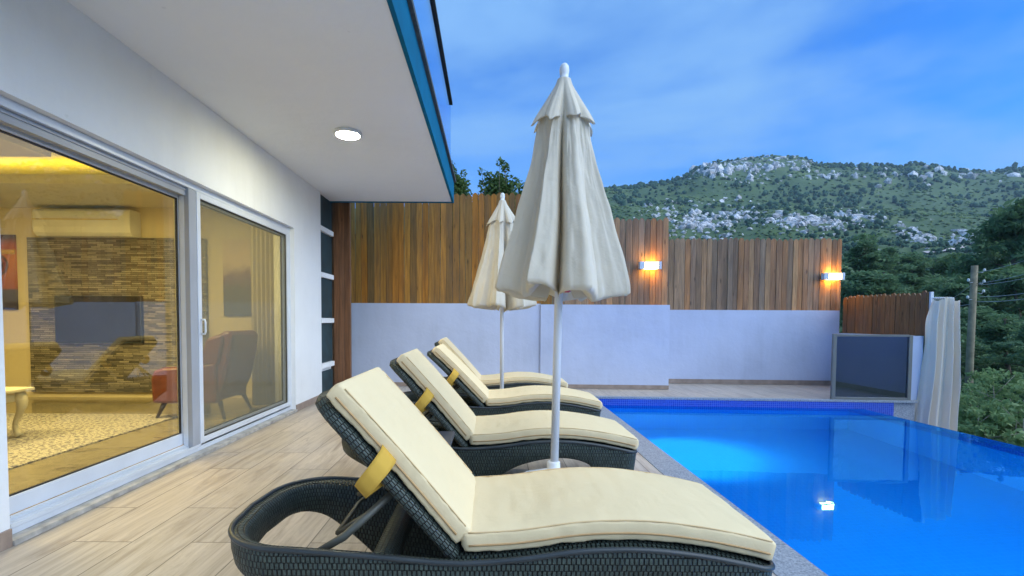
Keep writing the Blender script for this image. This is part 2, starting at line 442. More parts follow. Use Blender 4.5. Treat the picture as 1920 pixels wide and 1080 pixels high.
m = MB(); m.box(5.825, 6.14, 6.93, 8.88, -3.5, -.031); m.box(6.0, 6.14, -2.6, 6.925, -3.5, -.7); m.box(-2.6, 1.27, -2.9, 8.85, -4.5, -.301)
m.box(1.275, 5.8, 7.25, 8.86, -4.5, -.301)
o = m.build('terrace_foundation', M['granite']); struct(o)
k = N('pool_water')
cc = k.coord()
b = k.bump(k.noise(k.n('Mapping', {'Vector': cc, 'Scale': (1, 1, 1)}).outputs[0], 2.2, 3, .5), .05, .02)
b = k.bump(k.noise(cc, .6, 2, .5), .05, .05, b)
gsh = k.n('BsdfGlass', {'Color': (.2, .86, 1, 1), 'Roughness': 0., 'IOR': 1.33, 'Normal': b}).outputs[0]
k.done(gsh); M['water'] = k.m
m = MB(); m.add([(PX0 + .027, y0 + .001, WZ), (PX1 + .001, y0 + .001, WZ), (PX1 + .001, farY(PX1) + .008, WZ), (PX0 + .027, farY(PX0) + .008, WZ)], [(0, 1, 2, 3)])
o = m.build('water', M['water']); struct(o)
# underwater lamp in the left pool wall
pl = empty('pool_light', (PX0 + .045, 6.0, -.72)); tag(pl, 'round underwater lamp glowing white in the pool wall beside the loungers', 'pool light')
MB().lathe([(.13, 0), (.14, .01), (.135, .03), (.11, .035)], 28).build('bezel', M['plastic_white'], pl, True).rotation_euler = (0, PI / 2, 0)
q = MB().lathe([(.108, .0355), (.10, .045), (.05, .05)], 24).build('lens', emit('pool_lamp_lens', (.75, .92, 1.), 12), pl, True); q.rotation_euler = (0, PI / 2, 0)
def spot(name, loc, target, power, col, size=R(120), blend=1., rad=.1):
    l = bpy.data.lights.new(name, 'SPOT'); l.energy = power; l.color = col; l.spot_size = size; l.spot_blend = blend; l.shadow_soft_size = rad
    o = bpy.data.objects.new(name, l); COL.objects.link(o); o.location = loc
    o.rotation_euler = (Vector(target) - Vector(loc)).to_track_quat('-Z', 'Y').to_euler(); return o
spot('pool_lamp_beam', (PX0 + .11, 6.0, -.72), (2.2, 5.95, -1.6), 900, (.95, 1., 1.), R(72), 1., .09)
spot('pool_fill_near', (PX0 + .11, 0.6, -.62), (3.6, 1.6, -1.65), 800, (.45, .80, 1.), R(120), 1., .09)  # added fill light for the near water, no fixture here

# ------------------------------------------------------------------ house
house = empty('house', (W, 0, 0)); tag(house, 'white rendered house with lit living room behind sliding doors and overhanging balcony', 'house')
def hb(name, mat, boxes, parent=house, bevel=0):
    mb = MB()
    for b_ in boxes: mb.box(b_[0] - W, b_[1] - W, *b_[2:])
    return mb.build(name, mat, parent, bevel=bevel)
DY0, DY1, DZ = 2.345, 5.86, 2.225
CEIL = 2.89
hb('facade_wall', M['wall'], [(W - .25, W, -3, DY0, 0, CEIL), (W - .25, W, DY1, 6.78, 0, CEIL), (W - .25, W, DY0, DY1, DZ, CEIL)])
# recessed tile column with white ledges
hb('column_back', M['wall'], [(W - .25, W - .06, 6.781, 7.36, 0, CEIL)])
tp = hb('slate_column', M['slate'], [(W - .059, W - .035, 6.80, 7.355, z + .04, min(z + .61, CEIL)) for z in (-.185 - .05, .463, 1.11, 1.757, 2.405)])
for z in (.463, 1.11, 1.757, 2.405): hb('ledge', M['wall'], [(W - .059, W + .004, 6.79, 7.33, z - .035, z + .035)], bevel=.004)
hb('skirting', M['skirt'], [(W, W + .012, -3, DY0 - .002, 0.001, .09)]); hb('skirting', M['skirt'], [(W, W + .012, DY1 + .002, 6.78, .001, .08)])
# balcony
SX = -.545
hb('soffit', M['ceil'], [(W - .25, SX - .03, -3, 7.29, CEIL + .001, CEIL + .06)])
bal = hb('balcony', M['fascia'], [(SX - .03, SX, -3, 7.32, CEIL - .012, 3.19), (W - .25, SX - .031, 7.291, 7.32, CEIL - .012, 3.19), (W - .25, SX - .031, -3, 7.29, CEIL + .061, 3.19)])
hb('balcony_edge', M['coping_dark'], [(W - .25, SX + .03, -3, 7.35, 3.191, 3.23)], bal)
hb('balustrade_glass', M['glass_rail'], [(SX - .06, SX - .05, -3, 7.32, 3.231, 4.33), (W - .2, SX - .061, 7.31, 7.32, 3.231, 4.33)], bal)
hb('handrail', M['gasket'], [(SX - .085, SX - .025, -3, 7.34, 4.331, 4.37)], bal)
# sliding door
sd_ = hb('sliding_door', M['alu'], [
    (W - .13, W - .05, DY0, DY0 + .05, .03, DZ), (W - .13, W - .05, DY1 - .05, DY1, .03, DZ),
    (W - .13, W - .05, DY0 + .05, DY1 - .05, DZ - .05, DZ), (W - .13, W - .05, DY0 + .05, DY1 - .05, .03, .065)], bevel=.003)
hb('threshold', M['marble'], [(W - .25, W + .02, DY0, DY1, .002, .029)], sd_)
# rails proud of the frame
hb('track', M['alu'], [(W - .052, W - .046, DY0 + .052, DY1 - .052, .066, .085), (W - .092, W - .086, DY0 + .052, DY1 - .052, .066, .085),
                       (W - .128, W - .10, DY0 + .052, DY1 - .052, .0655, .10)], sd_)
hb('head_channel', M['alu2'], [(W - .12, W - .075, DY0 + .052, 4.0, DZ - .115, DZ - .051), (W - .074, W - .068, DY0 + .052, 4.0, DZ - .075, DZ - .068)], sd_)
k = N('insect_screen_mesh'); uvs_ = k.coord()
wv_ = k.n('TexBrick', {'Vector': k.n('Mapping', {'Vector': uvs_, 'Rotation': (R(90), 0, R(90))}).outputs[0], 'Scale': 1., 'Brick Width': .003, 'Row Height': .003, 'Mortar Size': .0004}, offset=0)
MESHM = k.done(k.n('MixShader', {0: k.math('MULTIPLY_ADD', wv_.outputs['Fac'], .1), 1: k.n('BsdfTransparent', {'Color': (1, 1, 1, 1)}).outputs[0], 2: k.n('BsdfDiffuse', {'Color': (.22, .22, .17, 1)}).outputs[0]}).outputs[0])
for n_ in k.t.nodes:
    if n_.type == 'MATH': n_.inputs[2].default_value = .22
def sash(name, x, ya, yb, za, zb, wd, mat, glassm, par):
    s_ = hb(name, mat, [(x - .02, x + .02, ya, ya + wd, za, zb), (x - .02, x + .02, yb - wd, yb, za, zb), (x - .02, x + .02, ya + wd, yb - wd, zb - wd, zb), (x - .02, x + .02, ya + wd, yb - wd, za, za + wd * 1.25)], par, .004)
    hb('gasket', M['gasket'], [(x - .008, x + .008, ya + wd, ya + wd + .008, za + wd, zb - wd), (x - .008, x + .008, yb - wd - .008, yb - wd, za + wd, zb - wd),
                               (x - .008, x + .008, ya + wd + .008, yb - wd - .008, zb - wd - .008, zb - wd), (x - .008, x + .008, ya + wd + .008, yb - wd - .008, za + wd * 1.25, za + wd * 1.25 + .008)], par)
    hb('glass_pane', glassm, [(x - .003, x + .003, ya + wd, yb - wd, za + wd, zb - wd)], par)
    return s_
sash('left_sash', W - .155, DY0 + .03, 3.98, .10, DZ - .06, .075, M['alu'], M['glass'], sd_)
sash('right_sash', W - .11, 3.90, DY1 - .045, .068, DZ - .05, .07, M['alu'], M['glass'], sd_)
sash('screen_sash', W - .066, 4.0, DY1 - .052, .068, DZ - .052, .05, M['alu'], MESHM, sd_)
hb('meeting_stile', M['alu2'], [(W - .09, W - .05, 3.90, 3.998, .067, DZ - .052)], sd_, .004)
hh = MB(); hh.tube([(-.045, 4.03, 1.0), (-.015, 4.03, 1.0), (-.01, 4.03, 1.02), (-.01, 4.03, 1.10), (-.015, 4.03, 1.12), (-.045, 4.03, 1.12)], .008, 8)
hh.build('handle', M['plastic_white'], sd_, True)

# interior shell
RX0, RY0, RY1 = -8.2, .6, 6.8
IZ = .012
M['in_wall'] = stucco('cream_wallpaper', (.70, .61, .42), .05)
M['in_ceil'] = simple('ceiling_plaster', (.66, .62, .52), .8, .04, 3, .05)
M['in_floor'] = N('veined_floor_tile')
k = M['in_floor']; cc = k.coord(); v_ = k.noise(k.n('Mapping', {'Vector': cc, 'Scale': (1, 3, 1)}).outputs[0], 2.2, 7, .65, 1.4)
M['in_floor'] = k.done(k.pbr(k.ramp(v_, [(.3, (.14, .11, .07)), (.5, (.28, .24, .16)), (.72, (.2, .165, .11))]), .12))
hb('interior_wall', M['in_wall'], [(RX0, W - .26, RY1, RY1 + .1, 0, 2.95), (RX0 - .1, RX0, RY0, RY1 + .1, 0, 2.95), (RX0, W - .26, RY0 - .1, RY0, 0, 2.95)])
hb('interior_floor', M['in_floor'], [(RX0, W - .251, RY0, RY1, -.05, IZ)])
hb('interior_ceiling', M['in_ceil'], [(RX0, W - .251, RY0, RY1, 2.93, 2.99),
                                      (RX0, W - .251, 5.62, RY1 - .002, 2.66, 2.72), (RX0, W - .251, RY0, 1.6, 2.66, 2.72), (W - .9, W - .251, 1.6, 5.62, 2.66, 2.72),
                                      (RX0, W - .9, 5.56, 5.62, 2.66, 2.76)])
CL = emit('cove_led', (1., .74, .06), 22); hb('cove_light', CL, [(RX0, W - 1.0, 5.66, 5.69, 2.725, 2.745)]); hb('cove_light', CL, [(RX0, W - 1.0, 1.50, 1.53, 2.725, 2.745)])
hb('ceiling_beam', M['in_ceil'], [(-6.2, -4.35, 4.35, 4.85, 2.72, 2.80), (-6.2, -4.9, 4.45, 4.75, 2.801, 2.929)])
hb('interior_skirting', M['in_wall'], [(RX0, W - .26, RY1 - .015, RY1 - .001, IZ, .09)])
sw = MB()
sw.box(-6.42 - W, -3.95 - W, RY1 - .06, RY1 - .001, .09, 2.24)
so_ = sw.build('slate_feature_wall', slate_cladding(), house)
l = so_.data.uv_layers.new(name='UVMap')
for lp in so_.data.loops:
    co = so_.data.vertices[lp.vertex_index].co; l.data[lp.index].uv = (co.x, co.z)
# unseen area lights added to brighten the living room
for (x, y, e_) in ((-5.2, 3.4, 150), (-3.6, 4.6, 110)):
    l = bpy.data.lights.new('room_fill', 'AREA'); l.energy = e_; l.size = .9; l.color = (1., .79, .36)
    o = bpy.data.objects.new('room_fill', l); COL.objects.link(o); o.location = (x, y, 2.6)

# air conditioner
ac = empty('air_conditioner', (-5.53, RY1, 2.24)); tag(ac, 'white split air conditioner high on the wall above the slate cladding', 'air conditioner')
prof = [(0, 0), (-.16, .0), (-.21, .05), (-.225, .12), (-.22, .33), (-.2, .36), (0, .36)]
MB().prism([(y, z) for y, z in prof], -.66, .66, 'x').build('casing', M['plastic_white'], ac, bevel=.012)
MB().box(-.655, .50, -.232, -.2255, .215, .225).build('trim_line', simple('gold_trim', (.8, .6, .2), .3, metal=.6), ac)
MB().box(-.60, .5, -.20, -.19, -.008, .0).build('air_flap', M['alu2'], ac)
# television
tv = empty('television', (-5.42, RY1 - .062, .78)); tag(tv, 'flat black television hung on the slate wall of the living room', 'television')
k = N('tv_screen'); c_ = k.coord(); M['tv'] = k.done(k.pbr(k.ramp(k.noise(c_, 2, 1), [(0, (.004, .006, .01)), (1, (.006, .008, .012))]), .08))
MB().box(-.6, .6, -.05, 0, 0, .66).build('casing', M['plastic_dark'], tv, bevel=.005)
MB().box(-.585, .585, -.053, -.0505, .018, .645).build('screen', M['tv'], tv)
# paintings
def painting(name, x0, x1, z0, z1, mat, label):
    t = empty(name, ((x0 + x1) / 2, RY1 - .001, z0)); tag(t, label, 'painting')
    hw = (x1 - x0) / 2
    MB().box(-hw, hw, -.035, 0, 0, z1 - z0).build('canvas', mat, t); return t
k = N('abstract_orange'); c_ = k.coord(); sp = k.n('SeparateXYZ', {'Vector': c_})
g_ = k.ramp(sp.outputs['Z'], [(0., (.02, .02, .09)), (.27, (.03, .02, .07)), (.3, (.30, .04, .01)), (.7, (.55, .17, .02)), (.9, (.4, .07, .01)), (1., (.06, .02, .02))])
ed = k.n('VectorMath', {0: c_, 1: (.05, 0, .62)}, operation='DISTANCE').outputs['Value']
ring = k.ramp(ed, [(.07, (.03, .01, .01)), (.11, (.5, .12, .02)), (.14, (.06, .02, .01)), (.17, (1, 1, 1))])
M['paint1'] = k.done(k.pbr(k.mix(1., g_, ring, 'MULTIPLY'), .4))
p1 = painting('painting', -7.2, -6.62, 1.24, 2.28, M['paint1'], 'dark orange abstract painting with a gold band left of the slate wall')
MB().box(-.3, .305, -.05, -.036, .77, .83).build('gold_band', simple('gold_leaf', (.85, .55, .12), .25, metal=.7), p1)
k = N('tree_painting'); c_ = k.coord(); sp = k.n('SeparateXYZ', {'Vector': c_}); nn = k.noise(c_, 7, 6, .7)
hz = k.math('ADD', sp.outputs['Z'], k.math('MULTIPLY', nn, .45))
M['paint2'] = k.done(k.pbr(k.ramp(hz, [(.25, (.06, .06, .08)), (.62, (.07, .06, .08)), (.78, (.16, .07, .11)), (.95, (.62, .48, .36))]), .6))
painting('painting', -3.72, -3.26, 1.17, 2.23, M['paint2'], 'tall painting of dark trees under a pale sky behind the right door pane')
# rug
k = N('patterned_rug'); c_ = k.coord()
vv = k.n('TexVoronoi', {'Vector': c_, 'Scale': 9., 'Randomness': .35}, feature='F1'); w2 = k.n('TexVoronoi', {'Vector': c_, 'Scale': 22.}, feature='DISTANCE_TO_EDGE')
a_ = k.ramp(vv.outputs['Distance'], [(.18, (.07, .07, .12)), (.26, (.46, .43, .38)), (.42, (.42, .39, .35)), (.5, (.08, .07, .10)), (.56, (.44, .41, .37))])
a_ = k.mix(k.ramp(w2.outputs[0], [(.03, (1, 1, 1)), (.07, (0, 0, 0))]), a_, (.16, .14, .16))
M['rug'] = k.done(k.pbr(a_, .95, k.bump(k.noise(c_, 300, 2), .4, .004)))
o = MB().box(-7.4, -3.52, 1.8, 5.55, IZ + .001, IZ + .012).build('rug', M['rug']); tag(o, 'cream rug with small dark floral pattern on the living room floor', 'rug')
# side table with cabriole leg
tb = empty('coffee_table', (-4.95, 4.05, IZ + .012)); tag(tb, 'cream coffee table with curved legs on the patterned rug', 'table')
M['cream_wood'] = simple('cream_painted_wood', (.62, .56, .45), .4, .08, 8, .05)
MB().box(-.7, .7, -.42, .45, .43, .46).build('top', M['cream_wood'], tb, bevel=.008)
MB().box(-.63, .63, -.36, .39, .34, .429).build('apron', M['cream_wood'], tb, bevel=.006)
for sx in (-1, 1):
    for sy in (-.34, .37):
        pts = [(sx * (.62 + .03 * math.sin(t * 2 * PI) * (1 if t < .5 else 1.3)), sy, .40 * (1 - t) + .015) for t in [i / 10 for i in range(11)]]
        MB().tube(pts, [.045, .05, .045, .038, .03, .026, .022, .02, .022, .03, .034], 10).build('leg', M['cream_wood'], tb, True)
# wing armchair
M['leather'] = simple('red_leather', (.13, .032, .02), .4, .2, 10, .15)
M['dark_wood'] = simple('dark_wood', (.03, .018, .012), .4)
ch = empty('armchair', (-3.31, 5.62, IZ)); ch.scale = (.92, .92, .90); tag(ch, 'red leather wing armchair with tall back and dark splayed legs', 'armchair')
MB().box(-.40, .34, -.25, .25, .22, .46).build('seat', M['leather'], ch, bevel=.04)
pr = [(.16, .3), (.30, .2), (.42, .45), (.50, .80), (.53, 1.04), (.46, 1.10), (.36, 1.07), (.30, .8)]
MB().prism(pr, -.34, .34, 'y').build('backrest', M['leather'], ch, bevel=.06)
for s_ in (-1, 1):
    y_a, y_b = (-.37, -.26) if s_ < 0 else (.26, .37)
    MB().prism([(-.44, .2), (.34, .2), (.34, .72), (.1, .66), (-.3, .64), (-.42, .60), (-.45, .5)], y_a, y_b, 'y').build('armrest', M['leather'], ch, bevel=.035)
    MB().prism([(.15, .66), (.36, .66), (.44, 1.0), (.40, 1.06), (.22, 1.0), (.16, .8)], y_a - .001 * s_, y_b + .001 * s_, 'y').build('wing', M['leather'], ch, bevel=.05)
    for sx in (-1, 1):
        MB().tube([(sx * .33, s_ * .28, .22), (sx * .41, s_ * .33, 0.001)], [.03, .017], 8).build('leg', M['dark_wood'], ch, True)
# indoor curtain
M['sheer'] = fabric('cream_curtain_fabric', (.62, .56, .42), .25, .2, 6)
def curt(name, x0, x1, y, z0, z1, mat, amp=.03, nf=7):
    mb = MB()
    mb.grid(lambda u, v: (lerp(x0, x1, u), y + amp * math.sin(u * nf * 2 * PI + .6 * math.sin(v * 3)) * (.6 + .4 * v), lerp(z1, z0, v)), nf * 12, 14)
    return mb.build(name, mat, None, True)
tag(curt('curtain', -3.02, -2.63, 6.12, .03, 2.64, M['sheer']), 'cream floor length curtain gathered behind the right door pane', 'curtain')

# round ceiling lamp on the soffit
cl = empty('ceiling_lamp', (-1.345, 4.62, CEIL)); tag(cl, 'round flat lit lamp mounted on the white balcony soffit', 'ceiling lamp')
MB().lathe([(.125, 0), (.13, -.008), (.128, -.028), (.114, -.034), (.108, -.03), (.108, -.026)], 40).build('lamp_ring', M['plastic_white'], cl, True)
MB().lathe([(.107, -.0265), (.106, -.033), (.06, -.036), (.001, -.0365)], 40).build('diffuser', emit('lamp_diffuser', (1., .95, .66), 195.), cl, True)

# ------------------------------------------------------------------ boundary walls and fences
def ang(a, b): return math.atan2(b[1] - a[1], b[0] - a[0])
A1, B1 = (-2.80, 8.2085), (2.95, 7.95)
L1 = math.dist(A1, B1); r1 = ang(A1, B1)
bw = empty('boundary_wall', (*A1, 0), r1); tag(bw, 'long white garden wall behind the loungers below the tall wooden fence', 'garden wall')
jx = 3.65
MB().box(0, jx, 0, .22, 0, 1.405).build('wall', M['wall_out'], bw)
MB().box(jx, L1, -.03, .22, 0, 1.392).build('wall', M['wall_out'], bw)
MB().box(0, jx, -.012, -.001, .005, .07).build('skirting', M['skirt'], bw)
MB().box(jx, L1, -.042, -.031, .005, .07).build('skirting', M['skirt'], bw)
A2, B2 = (2.96, 8.72), (6.19, 8.56)
L2 = math.dist(A2, B2); r2 = ang(A2, B2)
bw2 = empty('boundary_wall', (*A2, 0), r2); tag(bw2, 'white set back garden wall behind the far pool deck', 'garden wall')
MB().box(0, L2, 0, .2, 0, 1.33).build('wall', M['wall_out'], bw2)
MB().box(0, L2, -.012, -.001, .004, .085).build('skirting', M['skirt'], bw2)
# return face between both walls
MB().box(-.24, -.012, -.75, .19, 0.0, 1.335).build('return_wall', M['wall_out'], bw2)
A3, B3 = (6.27, 8.55), (6.27, 7.02)
pw = empty('parapet_wall', (6.12, 7.0, 0)); tag(pw, 'low white parapet wall running from the glass screen to the far corner', 'parapet')
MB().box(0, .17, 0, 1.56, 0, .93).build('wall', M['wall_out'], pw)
MB().box(-.012, -.001, 0, 1.55, .004, .085).build('skirting', M['skirt'], pw)

def fence_planks(L, z0, topf, wd=.098, gap=.006, th=.022, pointed=True, lift=0.):
    mb = MB(); x = 0; rr = random.Random(int(L * 100))
    while x < L - .02:
        w_ = wd * rr.uniform(.9, 1.1); z1 = topf(x) + rr.uniform(-.018, .018); dy = rr.uniform(-.008, .004); tl = rr.uniform(-.004, .004)
        a, b_ = x, min(x + w_ - gap, L)
        pts = [(a, z0 + rr.uniform(-.006, .006)), (b_, z0), (b_ + tl, z1 - .035), ((a + b_) / 2 + .015 + tl, z1), ((a + b_) / 2 - .015 + tl, z1), (a + tl, z1 - .035)]
        mb.prism(pts, dy, dy + th, 'y'); x += w_
    return mb
def back_rails(L, zs): 
    mb = MB()
    for z in zs: mb.box(0, L, .03, .07, z, z + .08)
    return mb
def top1(x):
    return 3.235
fn = empty('wooden_fence', (A1[0], A1[1] + .05, 0), r1); tag(fn, 'tall fence of vertical brown planks on the wall behind the loungers', 'fence', 'plank fences on the garden walls')
fence_planks(3.85, 1.40, top1, .106).build('planks', M['fence2'], fn)
p2 = fence_planks(L1 - 3.852, 1.395, lambda x: 2.815, .100); pp = p2.build('planks', M['fence'], fn); pp.location = (3.852, 0, 0)
back_rails(L1, (1.7, 2.5)).build('rail', M['fence'], fn)
fn2 = empty('wooden_fence', (A2[0], A2[1] + .04, 0), r2); tag(fn2, 'fence of weathered grey brown planks on the set back wall', 'fence', 'plank fences on the garden walls')
fence_planks(L2 + .03, 1.325, lambda x: 2.62 - .01 * x, .095).build('planks', M['fence'], fn2)
back_rails(L2, (1.6, 2.3)).build('rail', M['fence'], fn2)
fn3 = empty('wooden_fence', (6.23, 8.53, 0), ang((6.23, 8.53), (6.34, 7.0))); tag(fn3, 'short low fence of orange brown pointed planks beside the drape', 'fence', 'plank fences on the garden walls')
L3 = 1.53
fence_planks(L3, .935, lambda x: 1.575, .082).build('planks', M['fence3'], fn3)
back_rails(L3, (1.0, 1.35)).build('rail', M['fence3'], fn3)
# timber corner boards beside the slate column
tbp = empty('timber_post', (W, 7.40, 0)); tag(tbp, 'floor to soffit post of three red brown boards beside the slate panels', 'post')
mb = MB()
for i in range(3): mb.box(-.02 + i * .082, -.02 + i * .082 + .079, 0, .04, 0.001, CEIL + (.2 if i else .2))
mb.build('boards', M['post'], tbp)
MB().box(-.3, .21, .045, .12, 0.001, 3.1).build('backing', M['fence'], tbp)
# wall lamps
def wall_lamp(x, y, z, rz, label):
    t = empty('wall_lamp', (x, y, z), rz); tag(t, label, 'wall lamp', 'lit lamps on the fences')
    MB().box(-.14, .14, -.012, 0, -.03, .03).build('back_plate', M['alu'], t)
    mb = MB(); mb.box(-.17, .17, -.10, -.013, .056, .062); mb.box(-.17, .17, -.10, -.013, -.062, -.056)
    mb.box(-.175, -.085, -.105, -.012, -.062, .062)
    mb.box(.125, .175, -.105, -.012, -.062, .062)
    mb2 = MB(); mb2.box(-.175, -.09, -.105, -.013, -.055, .055); mb2.box(.12, .175, -.105, -.013, -.055, .055); mb2.box(-.175, .175, -.105, -.095, -.062, -.05); mb2.box(-.175, .175, -.105, -.095, .05, .062)
    mb2.build('housing', M['alu'], t, bevel=.003)
    MB().box(-.088, .118, -.098, -.018, -.058, .058).build('diffuser', LAMPM, t)
    return t
LAMPM = emit('warm_lamp_diffuser', (1., .50, .07), 48.)
wall_lamp(2.612, 7.975, 2.03, r1, 'small lit box lamp on the taller fence right of the umbrella')
wall_lamp(6.03, 8.585, 1.925, r2, 'small lit box lamp at the outer end of the weathered fence')

# glass screen on the far coping
gs = empty('glass_screen', (4.97, farY(4.97) + .05, 0.005), ang((4.97, farY(4.97)), (6.06, farY(6.06)))); tag(gs, 'smoked glass windscreen in a bronze frame on the far pool edge', 'glass screen')
M['bronze'] = simple('bronze_aluminium', (.17, .165, .15), .4, .08, 5, .02)
mb = MB(); mb.box(0, .05, -.02, .02, 0, .95); mb.box(1.05, 1.10, -.02, .02, 0, .94); mb.box(.051, 1.049, -.02, .02, .915, .945); mb.box(.051, 1.049, -.02, .02, 0, .035)
mb.build('frame', M['bronze'], gs, bevel=.003)
MB().box(.0505, 1.0495, -.004, .004, .036, .914).build('glass_pane', M['glass_smoke'], gs)

# drape on its rail
dr = empty('drape_rail', (6.375, 7.0, .93)); tag(dr, 'white metal post and short rail carrying the beige drape', 'curtain rail')
MB().box(-.02, .02, -.02, .02, -.9, .64).build('post', M['pole'], dr)
MB().tube([(0, -.03, .55), (.30, -.03, .55)], .008, 8).build('rail', M['pole'], dr, True)
for i in range(9): 
    MB().tube([(.04 + i * .028, -.03 + .018 * math.cos(a), .547 + .018 * math.sin(a)) for a in [j * PI / 4 for j in range(8)]], .003, 5, True).build('ring', M['pole'], dr, True)
DLt = [(0, 6.37), (.06, 6.31), (.14, 6.265), (.3, 6.29), (.45, 6.26), (.7, 6.20), (1, 6.14)]
DRt = [(0, 6.75), (.1, 6.745), (.3, 6.70), (.42, 6.69), (.52, 6.75), (.7, 6.73), (1, 6.77)]
def drape(u, v):
    xl, xr = sinterp(DLt, v), sinterp(DRt, v)
    bl, br = lerp(6.34, 6.15, v), lerp(6.735, 6.755, v)
    uu = u + .012 * math.sin(v * 4 + u * 9)
    x = lerp(bl, br, u) + (xl - bl) * max(0, 1 - u * 5) ** 2 + (xr - br) * max(0, 1 - (1 - u) * 5) ** 2
    y = 6.93 + .055 * (math.sin(uu * 4.3 * 2 * PI + .8 * math.sin(uu * 7)) + .45 * math.sin(uu * 9.7 * 2 * PI + 1)) * (.45 + .55 * min(1, v * 3)) + .012 * math.sin(u * 33 + v * 2) + .02 * noise.noise((u * 6, v * 3, 2))
    z = 1.465 - v * 2.35 - .03 * math.sin(u * 9) * (1 - v)
    return (x, y, z)
o = MB().grid(drape, 110, 60).build('drape', M['drape'], None, True); tag(o, 'long beige drape hanging in folds beyond the pool corner', 'drape')

# ------------------------------------------------------------------ loungers
ZT = [(-.92, .375), (-.6, .365), (-.3, .345), (0, .322), (.2, .335), (.42, .365), (.62, .370), (.8, .352), (.95, .325), (1.08, .295)]
ZB = [(-.92, .265), (-.78, .25), (-.62, .19), (-.48, .09), (-.40, .02), (-.36, 0.), (-.02, 0.), (.06, .02), (.16, .10), (.28, .19), (.42, .24), (.56, .262), (.70, .25), (.80, .20), (.87, .11), (.91, .02), (.93, 0.), (1.1, 0.)]
BA = R(49)
HWL = .365
def plan_path():
    pts = []
    xh, xf, rh, rf = -.845, 1.085, .24, .09
    def arc(cx_, cy_, r_, a0, a1, n):
        for i in range(n + 1):
            a = a0 + (a1 - a0) * i / n; pts.append((cx_ + r_ * math.cos(a), cy_ + r_ * math.sin(a)))
    n = 44
    for i in range(n): pts.append((lerp(xf - rf, xh + rh, i / n), -HWL))
    arc(xh + rh, -HWL + rh, rh, -PI / 2, -PI, 12)
    pts.append((xh - .012, 0))
    arc(xh + rh, HWL - rh, rh, PI, PI / 2, 12)
    for i in range(1, n): pts.append((lerp(xh + rh, xf - rf, i / n), HWL))
    arc(xf - rf, HWL - rf, rf, PI / 2, 0, 6)
    for i in range(1, 6): pts.append((xf, lerp(HWL - rf, -HWL + rf, i / 6)))
    arc(xf - rf, -HWL + rf, rf, 0, -PI / 2, 6)
    return pts[:-1]
def lounger_frame():
    P = plan_path(); n = len(P); rings = []; us = []; L = 0; rim = []; rimi = []
    vz = []
    for i, (x, y) in enumerate(P):
        ax, ay = P[i - 1]; bx, by = P[(i + 1) % n]
        tx, ty = bx - ax, by - ay; l_ = math.hypot(tx, ty); tx /= l_; ty /= l_
        nx, ny = ty, -tx
        # inward normal
        if nx * (.08 - x) + ny * (0 - y) < 0: nx, ny = -nx, -ny
        zt = sinterp(ZT, x); zb = sinterp(ZB, x); zb = max(0, zb)
        if x > .95 and abs(y) < HWL - .10: zb = .17
        if i: L += math.hypot(x - P[i - 1][0], y - P[i - 1][1])
        us.append(L)
        def q(off, z):
            lean = .16 * (zt - z)
            return (x + nx * (off + lean), y + ny * (off + lean), z)
        th = .055
        zm = (zt + zb) / 2
        rings.append([q(.004, zb), q(-.004, zb + .015), q(-.006, zm), q(0, zt - .016), q(.006, zt - .004), q(.016, zt), q(th - .012, zt - .004), q(th, zt - .018), q(th, zm), q(th - .006, zb + .01), q(th - .012, zb)])
        vz.append([zb, zb + .015, zm, zt - .016, zt - .004, zt + .008, zt + .04, zt + .055, zt + .055 + zt - zm, zt + .055 + zt - zb, zt + .06 + zt - zb, zb - .03])
        rim.append(q(.004, zt + .001))
    us.append(L + .02)
    def uvf(i, k):
        return (us[i], vz[i % n][k])
    return MB().loft(rings, cap=False, closed=True, uvf=uvf), MB().tube(rim, .010, 8, True)
def sweep(path, width, cs, uv=False):
    """path: list of (x,z); cs: list of (y, n) cross-section; normal to the left of the path is +n"""
    rings = []
    for i, (x, z) in enumerate(path):
        a = path[max(0, i - 1)]; b_ = path[min(len(path) - 1, i + 1)]
        tx, tz = b_[0] - a[0], b_[1] - a[1]; l_ = math.hypot(tx, tz); tx /= l_; tz /= l_
        nx, nz = -tz, tx
        rings.append([(x + nx * nn, y, z + nz * nn) for y, nn in cs(i / (len(path) - 1))])
    return rings
